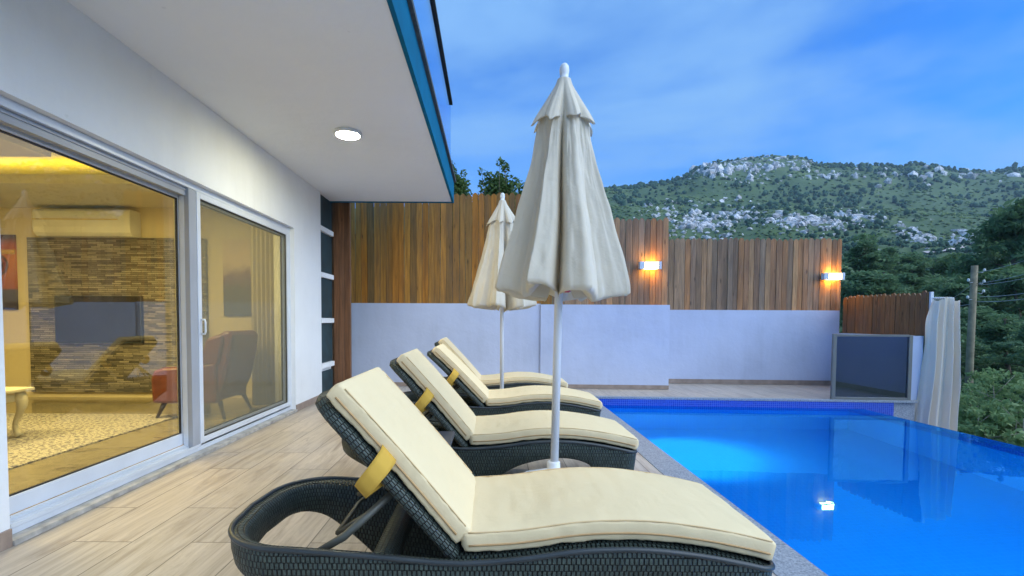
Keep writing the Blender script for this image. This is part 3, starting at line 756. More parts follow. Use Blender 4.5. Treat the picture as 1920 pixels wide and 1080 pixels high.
def cushion(path, width, th, seed, crown=.007):
    """a box cushion following the path"""
    n0 = len(path)
    def cs(t, shrink=0.):
        s = min(1, min(t, 1 - t) / .022); e = 1 - math.sqrt(max(0, 1 - (1 - s) ** 2))  # 1 at ends
        ins = .022 * e
        hw = width / 2 - ins; t0 = ins * .8; t1 = th - ins * .9; r = .010
        pts = []
        for (yc, nc, a0) in ((hw - r, t1 - r, 0), (-hw + r, t1 - r, 90), (-hw + r, t0 + r, 180), (hw - r, t0 + r, 270)):
            for j in range(4):
                a = R(a0 + 30 * j); pts.append((yc + r * math.cos(a), nc + r * math.sin(a)))
            if a0 == 0:
                for j in range(1, 14):
                    f = j / 14; y = lerp(hw - r, -hw + r, f); pts.append((y, t1))
            if a0 == 180:
                for j in range(1, 8):
                    f = j / 8; pts.append((lerp(-hw + r, hw - r, f), t0))
        out = []
        for y, nn in pts:
            f = 1 - abs(y) / (width / 2)
            k_ = (nn - t0) / (t1 - t0)
            puff = crown * min(1, f * 4) * min(1, s * 1.0) if k_ > .5 else 0
            wob = .004 * noise.noise((y * 9 + seed, t * 17, nn * 30)) + .0025 * noise.noise((y * 30 + seed, t * 55, 3))
            yb = y * (1 + .012 * math.sin(k_ * PI)) 
            out.append((yb + (.003 * noise.noise((t * 24, seed, k_ * 3)) if f < .1 else 0), nn + puff + wob))
        return out
    dense = []
    m = 90
    for i in range(m + 1):
        u = i / m
        # denser at ends
        u = .5 - .5 * math.cos(PI * u) if False else u
        s = u * (n0 - 1); a = int(min(n0 - 2, s)); f = s - a
        dense.append((lerp(path[a][0], path[a + 1][0], f), lerp(path[a][1], path[a + 1][1], f)))
    # extra rings near the ends for rounding
    def ins(p, q, fr): return (lerp(p[0], q[0], fr), lerp(p[1], q[1], fr))
    rings = sweep(dense, width, cs)
    return MB().loft(rings)
def subdiv(tab, n):
    x0, x1 = tab[0][0], tab[-1][0]
    return [(lerp(x0, x1, i / n), sinterp(tab, lerp(x0, x1, i / n))) for i in range(n + 1)]
def make_lounger():
    root = empty('sun_lounger')
    fr, rim = lounger_frame()
    f = fr.build('frame', M['rattan'], root, True)
    rim.build('rim', M['plastic_dark'], f, True)
    # woven seat deck
    def uvf(i, k): return (i * .03, k * .1)
    sp_ = [(x, sinterp(ZT, x) - .012) for x in [lerp(-.02, 1.05, i / 36) for i in range(37)]]
    dk = sweep(sp_, .62, lambda t: [(-.31, -.02), (.31, -.02), (.31, .008), (-.31, .008)])
    MB().loft(dk, uvf=lambda i, k: (i * .03, [0, .6, .63, 1.23, 1.26][k])).build('seat_deck', M['rattan'], root)
    # backrest panel
    c_, s_ = math.cos(BA), math.sin(BA)
    def bp(s, n): # s along the back, n above it (towards the sitter)
        return (-c_ * s + s_ * n, .325 + s_ * s + c_ * n)
    rings = []; Lb = .735
    ss = [0, .02] + [i / 16 * Lb for i in range(1, 16)] + [Lb - .02, Lb - .008, Lb]
    for s in ss:
        e = max(0, s - (Lb - .14)) / .14; hw = .315 - .12 * (1 - math.sqrt(max(0, 1 - e * e)))
        roll = -.02 * max(0, (s - .55) / .2) ** 2
        t0, t1 = -.035 + roll, .006 + roll
        if s >= Lb - .01: t0 += .012; t1 -= .012
        cs = [(-hw, t0 + .008), (-hw + .01, t0), (0, t0), (hw - .01, t0), (hw, t0 + .008), (hw + .003, (t0 + t1) / 2), (hw, t1 - .008), (hw - .01, t1), (0, t1), (-hw + .01, t1), (-hw, t1 - .008), (-hw - .003, (t0 + t1) / 2)]
        rr_ = []
        for y, nn in cs:
            x, z = bp(s, nn); rr_.append((x, y, z))
        rings.append(rr_)
    vk = [0, .012, .3, .6, .612, .632, .652, .66, .95, 1.24, 1.26, 1.28, 1.3]
    b_ = MB().loft(rings, uvf=lambda i, k: (vk[k], ss[i])).build('backrest', M['rattan'], root, True)
    # props
    for sy in (-1, 1):
        MB().tube([(-.50, sy * .285, .315), (-.40, sy * .27, .37), (-.235, sy * .24, .515)], [.013, .016, .015], 6).build('support_bar', M['metal_dark'], root, True)
    MB().tube([(-.30, -.22, .45), (-.46, -.15, .33), (-.46, .15, .33), (-.30, .22, .45)], .010, 6).build('prop_bar', M['metal_dark'], root, True)
    cbx = sweep([(-.27, .26), (-.27, .261)], 1, lambda t: [(0, 0)])
    rg = []
    for i in range(13):
        y = lerp(-.33, .33, i / 12); rg.append([(-.31, y, .20), (-.24, y, .20), (-.23, y, .27), (-.25, y, .31), (-.30, y, .31), (-.32, y, .27)])
    MB().loft(rg, uvf=lambda i, k: (i * .055, k * .07)).build('cross_beam', M['rattan'], root, True)
    # cushions
    seat = subdiv([(x, z + .004) for x, z in ZT if x >= 0] , 40)
    seat = [(x, z) for x, z in seat]
    sc_ = cushion([(x + .012, z) for x, z in seat], .60, .070, 3.).build('seat_cushion', M['cushion'], root, True)
    bkp = [bp(s, .010 + .006 * math.sin(PI * s / .7)) for s in [lerp(.715, .02, i / 20) for i in range(21)]]
    bc = cushion(bkp, .585, .070, 8.).build('back_cushion', M['cushion'], root, True)
    # seams
    for (par, pth, w_) in ((sc_, [(x + .012, z) for x, z in seat][1:-1], .60), (bc, bkp[1:-1], .585)):
        for side in (-1, 1):
            rg = sweep(pth, 1, lambda t: [(side * (w_ / 2 + .003), .027)])
            MB().tube([r_[0] for r_ in rg], .0036, 5).build('piping', M['piping'], par, True)
    for (par, pth, w_) in ((sc_, [(x + .012, z) for x, z in seat][1:-1], .60), (bc, bkp[1:-1], .585)):
        for side in (-1, 1):
            rg = sweep(pth, 1, lambda t: [(side * (w_ / 2 - .003), .0695)])
            MB().tube([r_[0] for r_ in rg], .0028, 5).build('edge_piping', M['piping2'], par, True)
    # strap round the backrest
    for side in (-1, 1):
        arc_ = [(.288, .050), (.320, .045), (.352, .02), (.368, -.02), (.362, -.065), (.335, -.095), (.295, -.085), (.28, -.045)]
        def sp(u, v):
            t = u * (len(arc_) - 1); a = int(min(len(arc_) - 2, t)); f_ = t - a
            y = lerp(arc_[a][0], arc_[a + 1][0], f_); nn = lerp(arc_[a][1], arc_[a + 1][1], f_)
            s = .42 + (v - .5) * (.072 - .02 * u) - .05 * u
            x, z = bp(s, nn); return (x, side * y, z)
        mb = MB().grid(sp, 24, 4); q = mb.build('strap', M['strap'], bc, True)
        so2 = q.modifiers.new('thick', 'SOLIDIFY'); so2.thickness = .003
    return root
proto = make_lounger(); index_kids()
GR = 'sun loungers in a row between the house and the pool'
spots = [(-.105, 1.93, 0, 'nearest dark rattan lounger filling the foreground with its looped head frame in full view'),
         (-.14, 3.35, .004, 'second rattan lounger from the camera just behind the nearer umbrella pole'),
         (-.045, 4.755, -.004, 'third rattan lounger from the camera just in front of the farther umbrella pole'),
         (-.15, 6.09, 0, 'rearmost rattan lounger closest to the white garden wall')]
for i, (x, y, a, lb) in enumerate(spots):
    o = proto if i == 0 else copy_tree(proto)
    o.location = (x, y, .001); o.rotation_euler.z = a
    tag(o, lb, 'sun lounger', GR)
index_kids()
for i, o in enumerate([q for q in COL.objects if q.get('category') == 'sun lounger']):
    for ch_ in kids[o.name]:
        if ch_.name.startswith(('backrest', 'back_cushion')) and i >= 2:
            h_ = Vector((0, 0, .325)); ch_.matrix_local = Matrix.Translation(h_) @ Matrix.Rotation(-R([0, 0, 4, 1.5][i]), 4, 'Y') @ Matrix.Translation(-h_)
# small side table between the first two loungers
st = empty('side_table', (-.43, 2.72, 0)); tag(st, 'small dark square side table between the first and second lounger', 'side table')
MB().box(-.22, .22, -.21, .21, .425, .45).build('top', M['tabletop'], st, bevel=.005)
mb = MB()
for a, b_ in (((-.2, -.19), (.2, -.19)), ((.2, -.19), (.2, .19)), ((.2, .19), (-.2, .19)), ((-.2, .19), (-.2, -.19))):
    L_ = math.dist(a, b_); mb.add([(a[0], a[1], .30), (b_[0], b_[1], .30), (b_[0], b_[1], .424), (a[0], a[1], .424)], [(0, 1, 2, 3)], [[(0, 0), (L_, 0), (L_, .124), (0, .124)]])
mb.build('apron', M['rattan'], st)
for sx in (-1, 1):
    for sy in (-1, 1): MB().box(sx * .19 - .02, sx * .19 + .02, sy * .18 - .02, sy * .18 + .02, .001, .30).build('leg', M['plastic_dark'], st)

# ------------------------------------------------------------------ umbrellas
RP = [(0, .034), (.04, .045), (.12, .080), (.25, .138), (.31, .150), (.5, .19), (.8, .274), (1.0, .330), (1.1, .358), (1.16, .365), (1.23, .37)]
VD = [.45, .30, .62, .78, .30, .86, .34, .74]
def canopy_mesh(seed, ztop=2.44):
    NR = 8; rg = []; nz = 76; na = NR * 40
    for j in range(nz + 1):
        t = j / nz
        s = t * 1.14
        ring = []
        for k_ in range(na):
            th = 2 * PI * k_ / na; ph = (th * NR / (2 * PI)) % 1.; rib = int(th * NR / (2 * PI)) % NR
            R0 = sinterp(RP, s) * (1 + .10 * noise.noise((rib * 7.3 + seed, 0, 0)) * min(1, s * 1.5))
            wv = 1 - abs(ph - .5) * 2
            vd = VD[rib] * interp([(0, .0), (.15, .12), (.35, .55), (.7, .9), (1.18, 1.)], s)
            wid = .34 + .10 * math.sin(rib * 1.9 + seed)
            off = .18 * math.sin(rib * 2.3 + seed)
            prof = math.exp(-(((wv - 1) if ph < .5 + off * .3 else (wv - 1)) / wid) ** 2)
            sag = .14 * math.sin(wv * PI / 2) * min(1, s * 2)
            rr = R0 * (1.02 - vd * prof - sag * (1 - prof) + .05 * math.exp(-(wv / .10) ** 2) * min(1, s * 2) + .05 * math.sin(wv * PI * 3 + rib) * prof * min(1, s))
            thw = th + (off * .55) * min(1, s * 1.3) * math.sin(PI * ph) ** 2 + (.05 if rib % 2 else -.05) * min(1, s * 1.4) * math.sin(2 * PI * ph) + .10 * noise.noise((rib * 2.2, s * 1.6, seed))
            rr += .010 * noise.noise((math.cos(th) * 6, math.sin(th) * 6, s * 5 + seed)) * min(1, s * 4) + .005 * noise.noise((math.cos(th) * 22, math.sin(th) * 22, s * 10 + seed)) * min(1, s * 4)
            droop = (.045 * (wv ** 2) + .05 * noise.noise((math.cos(th) * 1.6, math.sin(th) * 1.6, seed))) * max(0, (t - .75) / .25) ** 1.5
            z = ztop - s - droop
            ring.append((rr * math.cos(thw), rr * math.sin(thw), z))
        rg.append(ring)
    # hem curling in towards the pole
    last = rg[-1]
    for f, dz in ((.95, -.016), (.86, -.012), (.74, .012), (.58, .05)):
        rg.append([(x * f, y * f, z + dz + .01 * noise.noise((x * 9, y * 9, f * 5 + seed))) for x, y, z in last])
    return MB().loft(rg, cap=False)
def vent_mesh(seed, ztop=2.452):
    rg = []; na = 208
    for j in range(25):
        s = j / 24 * .275; ring = []
        for k_ in range(na):
            th = 2 * PI * k_ / na; ph = (th * 8 / (2 * PI)) % 1.; rib = int(th * 8 / (2 * PI)); wv = 1 - abs(ph - .5) * 2
            t = s / .275
            R0 = sinterp([(0, .036), (.04, .05), (.12, .095), (.22, .152), (.3, .190)], s) * (1 + .16 * t * noise.noise((rib * 4.7 + seed, 1, 0)))
            rr = R0 * (1.04 - (.04 + .12 * t) * math.sin(wv * PI / 2) - .5 * t * VD[rib % 8] * math.exp(-((wv - 1) / .35) ** 2))
            z = ztop - s * (1 + .10 * noise.noise((rib * 1.9, seed, 2))) + .035 * math.sin(wv * PI / 2) * t * t + .012 * noise.noise((th * 2, seed, 7)) * t
            ring.append((rr * math.cos(th), rr * math.sin(th), z))
        rg.append(ring)
    rg.append([(x * .93, y * .93, z + .004) for x, y, z in rg[-1]])
    return MB().loft(rg, cap=False)
def umbrella(x, y, rz, tilt, seed, label, base=True):
    t = empty('umbrella', (x, y, 0)); t.rotation_euler = (0, tilt, rz)
    tag(t, label, 'umbrella', 'closed white umbrellas between the loungers')
    MB().tube([(0, 0, .03), (0, 0, 1.4), (0, 0, 2.46)], .0225, 16).build('pole', M['pole'], t, True)
    MB().lathe([(.001, .0), (.032, .0), (.034, .006), (.030, .012), (.022, .016), (.024, .035), (.027, .055), (.024, .078), (.014, .092), (.001, .096)], 20, (0, 0, 2.445)).build('finial', M['plastic_white'], t, True)
    canopy_mesh(seed).build('canopy', M['canopy'], t, True)
    vent_mesh(seed).build('vent', M['canopy'], t, True)
    for i in range(8):
        a = 2 * PI * i / 8; MB().tube([(.04 * math.cos(a), .04 * math.sin(a), 2.38), (.17 * math.cos(a), .17 * math.sin(a), 1.36)], .006, 5).build('rib', M['pole'], t, True)
    MB().lathe([(.03, 0), (.05, .005), (.05, .05), (.03, .06)], 16, (0, 0, 1.62)).build('runner', M['plastic_white'], t, True)
    cr = MB(); cr.lathe([(.001, 0), (.02, 0), (.024, .01), (.024, .03), (.018, .045), (.001, .045)], 14)
    q = cr.build('knob', M['red'], t, True); q.location = (.025, -.005, 1.31); q.rotation_euler = (0, PI / 2, 0)
    b_ = empty('parasol_stand', (x, y, .001)); tag(b_, 'white water filled plastic base under the ' + ('nearer' if seed < 5 else 'farther') + ' umbrella', 'umbrella base', 'white umbrella bases')
    mb = MB(); rg = []
    for r_, z in ((.20, 0), (.25, .005), (.262, .04), (.255, .12), (.23, .19), (.19, .235), (.12, .255), (.06, .262), (.038, .27), (.036, .33), (.030, .335)):
        rg.append([(r_ * (1 + .035 * math.cos(8 * a) * (r_ > .1)) * math.cos(a), r_ * (1 + .035 * math.cos(8 * a) * (r_ > .1)) * math.sin(a), z) for a in [2 * PI * i / 48 for i in range(48)]])
    mb.loft(rg); mb.build('tank', M['plastic_white'], b_, True)
    return t
umbrella(.365, 2.70, R(14), R(.9), 1.3, 'larger looking closed ivory umbrella standing between the first and second lounger')
umbrella(.142, 5.42, R(33), R(-.2), 9.7, 'farther closed ivory umbrella standing before the last lounger')

# ------------------------------------------------------------------ terrain
RIDGE = [(0, 440), (600, 420), (900, 395), (1100, 364), (1150, 357), (1190, 351), (1240, 343), (1282, 331), (1300, 317), (1330, 306), (1400, 297), (1450, 292), (1490, 294), (1520, 305), (1580, 309), (1640, 308), (1680, 311), (1700, 304), (1730, 308), (1800, 318), (1860, 318), (1890, 312), (1930, 315), (2100, 335), (2600, 390), (4000, 480)]
KN = [(6, 1300), (14, 900), (28, 775), (50, 690), (90, 600), (150, 535), (230, 482), (320, 443), (400, 415), (450, 404), (520, 398), (600, 372)]
def relief(x, d):
    """image row of the ground at image column x and distance d (terrain elevation table)"""
    yr = sinterp(RIDGE, x)
    k_ = [(a, b + (0 if a < 300 else -12 * math.exp(-((x - 1500) / 130) ** 2) + 10 * math.exp(-((x - 1330) / 60) ** 2))) for a, b in KN] + [(690, lerp(372, yr, .55)), (800, yr)]
    k_[-3] = (600, lerp(396, yr, .25))
    return sinterp([(math.log(a), b) for a, b in k_], math.log(max(6.01, d)))
def ground_z(X, Y):
    r = math.hypot(X, Y); az = math.atan2(X, Y); kk = max(math.cos(az), .42)
    t = math.tan(max(-1.15, min(1.15, az))); x = CX + F * t; d = r * kk
    if az < 0: x = max(x, 0)
    if abs(az) > 1.15: x = CX + F * math.tan(1.15) * (1 + (abs(az) - 1.15))
    if d <= 800: z = CH + (600 - relief(x, d)) / F * d
    else: z = CH + (600 - relief(x, 800)) / F * 800 - (d - 800) * .25
    n = noise.fractal((X * .012, Y * .012, 3.3), .9, 2.1, 5) * min(1, d / 120) * 7 * (1 if d < 700 else max(.15, 1 - (d - 700) / 100))
    n += noise.fractal((X * .07, Y * .07, 8.3), .9, 2.1, 3) * min(1, d / 60) * 1.3
    return min(z, 999) + n
rs = [7.] 
while rs[-1] < 1230: rs.append(rs[-1] * 1.021)
rs += [1400, 2200]
azs = []
a = -PI
while a < PI:
    azs.append(a); a += R(.22) if R(8) < a < R(52) else (R(1.5) if R(-10) < a < R(75) else R(6))
vs = []
for r_ in rs:
    for a in azs:
        X, Y = r_ * math.sin(a), r_ * math.cos(a)
        vs.append((X, Y, ground_z(X, Y) if r_ < 1350 else -60))
na = len(azs); fs = []
for j in range(len(rs) - 1):
    for i in range(na):
        q = (i + 1) % na; fs.append((j * na + i, j * na + q, (j + 1) * na + q, (j + 1) * na + i))
vs.append((0, 0, -6.2)); fs += [(len(vs) - 1, (i + 1) % na, i) for i in range(na)]
k = N('hillside_scrub'); c_ = k.coord()
na1 = k.noise(c_, .018, 6, .6); nb = k.noise(c_, .16, 6, .7); nc = k.noise(c_, .05, 4, .6)
g1 = k.ramp(na1, [(.3, (.05, .085, .035)), (.5, (.085, .13, .045)), (.68, (.14, .18, .06))])
g1 = k.mix(k.ramp(nb, [(.40, (0, 0, 0)), (.56, (1, 1, 1))]), g1, (.08, .12, .06))
rk = k.ramp(k.noise(k.n('Mapping', {'Vector': c_, 'Scale': (1, 1, .5)}).outputs[0], .22, 7, .75), [(.60, (0, 0, 0)), (.66, (1, 1, 1))])
rm = k.ramp(nc, [(.5, (0, 0, 0)), (.6, (1, 1, 1))])
g1 = k.mix(k.math('MULTIPLY', k.math('MULTIPLY', rk, rm), .8), g1, (.36, .34, .33))
M['hill'] = k.done(k.pbr(g1, .9, k.bump(nb, .6, 1.2), spec=.1))
me = MB(); me.v = vs; me.f = fs; me.uv = [None] * len(fs)
o = me.build('ground', M['hill'], None, True, flip=False); struct(o)

# ---- rocks and shrubs on the slopes
import mathutils
ICO = []
def ico():
    import bmesh
    b = bmesh.new(); bmesh.ops.create_icosphere(b, subdivisions=1, radius=1.)
    v1 = [v.co.copy() for v in b.verts]; f1 = [tuple(v.index for v in f.verts) for f in b.faces]; b.free()
    b = bmesh.new(); bmesh.ops.create_icosphere(b, subdivisions=2, radius=1.)
    v2 = [v.co.copy() for v in b.verts]; f2 = [tuple(v.index for v in f.verts) for f in b.faces]; b.free()
    return (v1, f1), (v2, f2)
(I1v, I1f), (I2v, I2f) = ico()
def lump(mb, loc, sx, sy, sz, seed, jag=.35, hi=False):
    V_, F_ = (I2v, I2f) if hi else (I1v, I1f)
    an = seed * 2.4; ca, sa = math.cos(an), math.sin(an); vs_ = []
    for v in V_:
        j = 1 + jag * noise.noise((v.x * 1.7 + seed * 3.1, v.y * 1.7, v.z * 1.7 + seed))* 1.6
        x, y, z = v.x * sx * j, v.y * sy * j, v.z * sz * j
        vs_.append((loc[0] + x * ca - y * sa, loc[1] + x * sa + y * ca, loc[2] + z))
    mb.add(vs_, F_)
rng = random.Random(11)
def gauss(x, y, cx_, cy_, wx, wy): return math.exp(-((x - cx_) / wx) ** 2 - ((y - cy_) / wy) ** 2)
def rockw(x, y):
    return max(1.2 * gauss(x, y, 1325, 320, 40, 12), 1.2 * gauss(x, y, 1400, 312, 70, 13), gauss(x, y, 1470, 303, 50, 10), .35 * gauss(x, y, 1420, 342, 90, 5), .35 * gauss(x, y, 1540, 335, 50, 6),
               1.1 * gauss(x, y, 1310, 425, 50, 22), .9 * gauss(x, y, 1370, 405, 30, 14), .25 * gauss(x, y, 1240, 400, 50, 20), 1.1 * gauss(x, y, 1500, 418, 75, 15), 1.0 * gauss(x, y, 1590, 405, 35, 10), .4 * gauss(x, y, 1450, 405, 20, 6),
               .8 * gauss(x, y, 1690, 425, 20, 8), .9 * gauss(x, y, 1725, 445, 25, 9), 1. * gauss(x, y, 1800, 445, 22, 10), .12 * gauss(x, y, 1700, 330, 200, 12), .25 * gauss(x, y, 1380, 375, 60, 10))
def darkw(x, y):
    return max(.9 * gauss(x, y, 1560, 375, 160, 14), .8 * gauss(x, y, 1760, 395, 120, 16), .8 * gauss(x, y, 1330, 362, 120, 12), .9 * gauss(x, y, 1180, 372, 60, 22), .35, .8 * gauss(x, y, 1880, 360, 100, 20), .9 * (y > 455))
rocks = MB(); scrub = MB(); darks = MB()
nr = nsq = 0
for it in range(74000):
    t = rng.uniform(-.15, 1.5); d = math.exp(rng.uniform(math.log(70), math.log(810)))
    X, Y = t * d, d; x = CX + F * t
    z = ground_z(X, Y); y = 600 - (z - CH) / d * F
    cl = noise.noise((X * .03, Y * .03, 1.)) * .5 + .5
    cl2 = max(0, min(1, .5 + 2.2 * noise.noise((X * .011, Y * .009, 5.)) + 1.1 * noise.noise((X * .04, Y * .035, 9.))))
    w_ = rockw(x, y)
    p_ = rng.random()
    if p_ < w_ * .55 * (.25 + 1.5 * cl) and nr < 5200:
        s = d * .0042 * rng.uniform(.35, 1.25) * rng.choice((.7, 1, 1, 1.6 if (312 < y < 345 or y > 400) else .8)); steep = (1.4 if y > 310 else .7) if y < 340 else 1.0
        lump(rocks, (X, Y, z + s * .1), s * rng.uniform(.8, 1.6), s, s * steep * rng.uniform(.6, 1.3), it * .37, .55); nr += 1
    elif rng.random() < .42 * (.4 + cl) * (.25 if w_ > .5 else 1):
        s = d * .0028 * rng.uniform(.4, 1.4)
        dk = darkw(x, y)
        if rng.random() < dk * cl2 * 1.7:
            s *= rng.uniform(.8, 1.7); lump(darks, (X, Y, z + s * .7), s, s, s * 1.15, it * .21, .5)
        else: lump(scrub, (X, Y, z + s * .2), s * 1.2, s * 1.2, s * .7, it * .21, .5)
# fringe of trees along the skyline
for i in range(420):
    x = rng.uniform(1120, 1935); t = (x - CX) / F
    if 1305 < x < 1500 and rng.random() < .7: continue
    d = rng.uniform(768, 798); X, Y = t * d, d; s = rng.uniform(1.5, 3.6) * (1.25 if x < 1300 else .8)
    lump(darks, (X, Y, ground_z(X, Y) + s * .6), s, s, s * 1.1, i * 1.7, .5)
def islmat(name, cols, scale, rough=.9, bd=.5):
    k = N(name); g = k.n('NewGeometry').outputs['Random Per Island']; c_ = k.coord()
    c = k.ramp(g, [(i / (len(cols) - 1), t) for i, t in enumerate(cols)]); n_ = k.noise(c_, scale, 5, .7)
    c = k.mix(1., c, k.ramp(n_, [(.35, (.45, .45, .45)), (.65, (1.35, 1.35, 1.35))]), 'MULTIPLY')
    return k.done(k.pbr(c, rough, k.bump(n_, .8, bd), spec=.1))
o = rocks.build('rock_outcrops', islmat('limestone', [(.42, .39, .39), (.58, .55, .55), (.72, .69, .70)], .5, bd=1.)); tag(o, 'pale grey limestone outcrops scattered over the mountain slope', 'rocks', kind='stuff')
o = scrub.build('hillside_scrub', islmat('scrub_leaves', [(.09, .14, .05), (.14, .21, .065), (.11, .16, .06), (.19, .24, .08)], 1.4), smooth=True); tag(o, 'low light green scrub covering the mountain slope', 'scrub', kind='stuff')
o = darks.build('far_forest', islmat('far_pine_leaves', [(.03, .075, .045), (.05, .10, .055), (.04, .09, .06)], 1.4), smooth=True); tag(o, 'dark green pine woods on the far mountain slope', 'forest', kind='stuff')

# ------------------------------------------------------------------ trees
PINEG = [(.11, .20, .10), (.17, .28, .13), (.22, .33, .14), (.13, .23, .14)]
M['pine'] = leafmat('pine_needles', PINEG, .45)
M['pine2'] = leafmat('bright_pine_needles', [(.11, .19, .07), (.15, .25, .09), (.19, .28, .10)], .35)
M['bark'] = simple('pine_bark', (.20, .15, .11), .9, .35, 9, .8, .02)
M['bark_pale'] = simple('pale_bark', (.34, .29, .24), .9, .3, 9, .6, .01)
M['leaf'] = leafmat('bush_leaves', [(.16, .26, .10), (.24, .36, .14), (.34, .45, .20), (.20, .31, .12)], .4)
M['leaf_d'] = leafmat('dark_tree_leaves', [(.07, .13, .04), (.12, .19, .05), (.18, .26, .08)], .35)
def leaf_cluster(mb, c, rx, rz, n, size, rr, asp=.5, up=.0):
    for i in range(n):
        while True:
            p = Vector((rr.uniform(-1, 1), rr.uniform(-1, 1), rr.uniform(-1, 1)))
            if p.length < 1: break
        p = p * (p.length ** -.35 if p.length > .01 else 1)
        q = Vector((c[0] + p.x * rx, c[1] + p.y * rx, c[2] + p.z * rz))
        a = Vector((rr.uniform(-1, 1), rr.uniform(-1, 1), rr.uniform(-.6, .8) + up)).normalized(); b = a.orthogonal().normalized()
        b.rotate(mathutils.Quaternion(a, rr.uniform(0, 6.28)))
        s = size * rr.uniform(.6, 1.3)
        mb.add([q - a * s, q + b * s * asp, q + a * s, q - b * s * asp], [(0, 1, 2, 3)])
def pine_proto(seed, H, crownw, n_cl, mat, size=.26, low=.25):
    rr = random.Random(seed); cr = MB(); tr = MB()
    lean = rr.uniform(-.06, .06)
    def tp(h): return Vector((lean * h + .25 * math.sin(h * .5 + seed), .2 * math.cos(h * .4 + seed), h))
    tr.tube([tp(H * i / 12) for i in range(13)], [.22 * (1 - i / 13.5) + .02 for i in range(13)], 7)
    for i in range(n_cl):
        f = rr.uniform(0, 1) ** .8; h = H * lerp(low, 1., f)
        wr = crownw * (math.sin(min(1, (1 - f) * 1.25 + .12) * PI / 2) ** .8) * (.55 + .45 * noise.noise((seed, f * 4, 1)) + .25)
        a = rr.uniform(0, 6.28); r_ = wr * rr.uniform(.25, 1.)
        c = tp(h) + Vector((math.cos(a) * r_, math.sin(a) * r_, rr.uniform(-.2, .4)))
        if i % 3 == 0:
            s_ = tp(max(.5, h - r_ * .35)); tr.tube([s_, (s_ + c) / 2 + Vector((0, 0, -.1)), c], [.06, .04, .015], 5)
        rc = rr.uniform(.45, .95) * crownw / 3.
        leaf_cluster(cr, c, rc, rc * .55, int(70 * rr.uniform(.7, 1.2)), size, rr, .35, .3)
    return cr, tr
protos = []
def pine(proto_i, loc, sc, rz, label):
    cm, tm, mat = protos[proto_i]
    root = empty('pine_tree', loc, rz); root.scale = (sc[0], sc[0], sc[1])
    tag(root, label, 'tree', 'pine trees on the slope beyond the pool')
    for nm, me_ in (('crown', cm), ('trunk', tm)):
        o = bpy.data.objects.new(nm, me_); COL.objects.link(o); o.parent = root
    return root
for sd_i, (hh_, cw, nc_, mt, sz) in enumerate([(10, 3.0, 90, 'pine', .24), (11, 2.4, 80, 'pine', .22), (9, 3.4, 95, 'pine2', .24), (10, 2.8, 70, 'pine', .24)]):
    cr, tr = pine_proto(sd_i * 13 + 5, hh_, cw, nc_, M[mt], sz)
    a_ = cr.build('crown', M[mt]); b_ = tr.build('trunk', M['bark'], None, True)
    protos.append((a_.data, b_.data, None)); bpy.data.objects.remove(a_); bpy.data.objects.remove(b_)
PL = [  # column, top row, distance, width scale, proto, label
 (1905, 368, 46, 1.55, 0, 'tallest dark pine rising at the edge of the picture beside the mountain'),
 (1850, 425, 52, 1.2, 3, 'dark pine with a broad crown just beside the tallest pine'),
 (1600, 440, 58, 1.25, 1, 'pine with a pale bare trunk directly beside the end of the long fence'),
 (1655, 462, 64, 1.3, 3, 'round pine second from the end of the long fence'),
 (1708, 470, 70, 1.2, 0, 'far pine above the middle of the low orange fence'),
 (1752, 482, 75, 1.2, 1, 'far pine below the pale track on the slope'),
 (1795, 476, 68, 1.0, 2, 'light green far pine behind the top of the utility pole'),
 (1625, 505, 44, 1.2, 0, 'dark pine standing close over the inner end of the low fence'),
 (1685, 512, 46, 1.2, 3, 'dark pine standing over the middle of the low fence'),
 (1742, 520, 42, 1.05, 1, 'slim dark pine behind the white rail post'),
 (1782, 528, 38, 1.0, 0, 'dark pine between the drape and the utility pole'),
 (1858, 500, 40, 1.1, 2, 'light green pine just beyond the upper wires'),
 (1915, 500, 36, 1.1, 3, 'dark pine crossed by the wires at the picture edge'),
 (1835, 570, 30, .8, 0, 'dark low pine right behind the middle of the utility pole'),
 (1890, 585, 27, .85, 1, 'dark low pine above the pale green bushes'),
 (1935, 600, 24, .8, 3, 'dark low pine cut by the picture edge above the bushes'),
 (1795, 610, 27, .75, 3, 'dark low pine between the drape and the lower utility pole'),
 (1990, 470, 40, 1.3, 0, 'pine outside the picture edge'),
 (2060, 520, 34, 1.2, 1, 'pine outside the picture edge'),
]
rr = random.Random(3)
for (x, y, d, ws, pi_, lb) in PL:
    top = at(x, y, d); gz = ground_z(top.x, top.y) - .3
    hgt = top.z - gz; base_h = [10, 11, 9, 10][pi_]
    pine(pi_, (top.x, top.y, gz), (ws * (d / 45 * .25 + .75) * 1.05, hgt / base_h / 1.03), rr.uniform(0, 6), lb)
# undergrowth under the pines
ug = MB()
for i in range(1500):
    t = rng.uniform(.68, 1.35); d = rng.uniform(17, 62); X, Y = t * d, d; s = rng.uniform(.5, 1.2) * (.6 + d / 60)
    leaf_cluster(ug, (X, Y, ground_z(X, Y) + s * .4), s * 1.2, s * .8, 16, .26, rng, .5)
o = ug.build('undergrowth', leafmat('undergrowth_leaves', [(.04, .08, .035), (.07, .12, .04), (.10, .16, .06)])); tag(o, 'dark tangled undergrowth below the pines', 'undergrowth', kind='stuff')
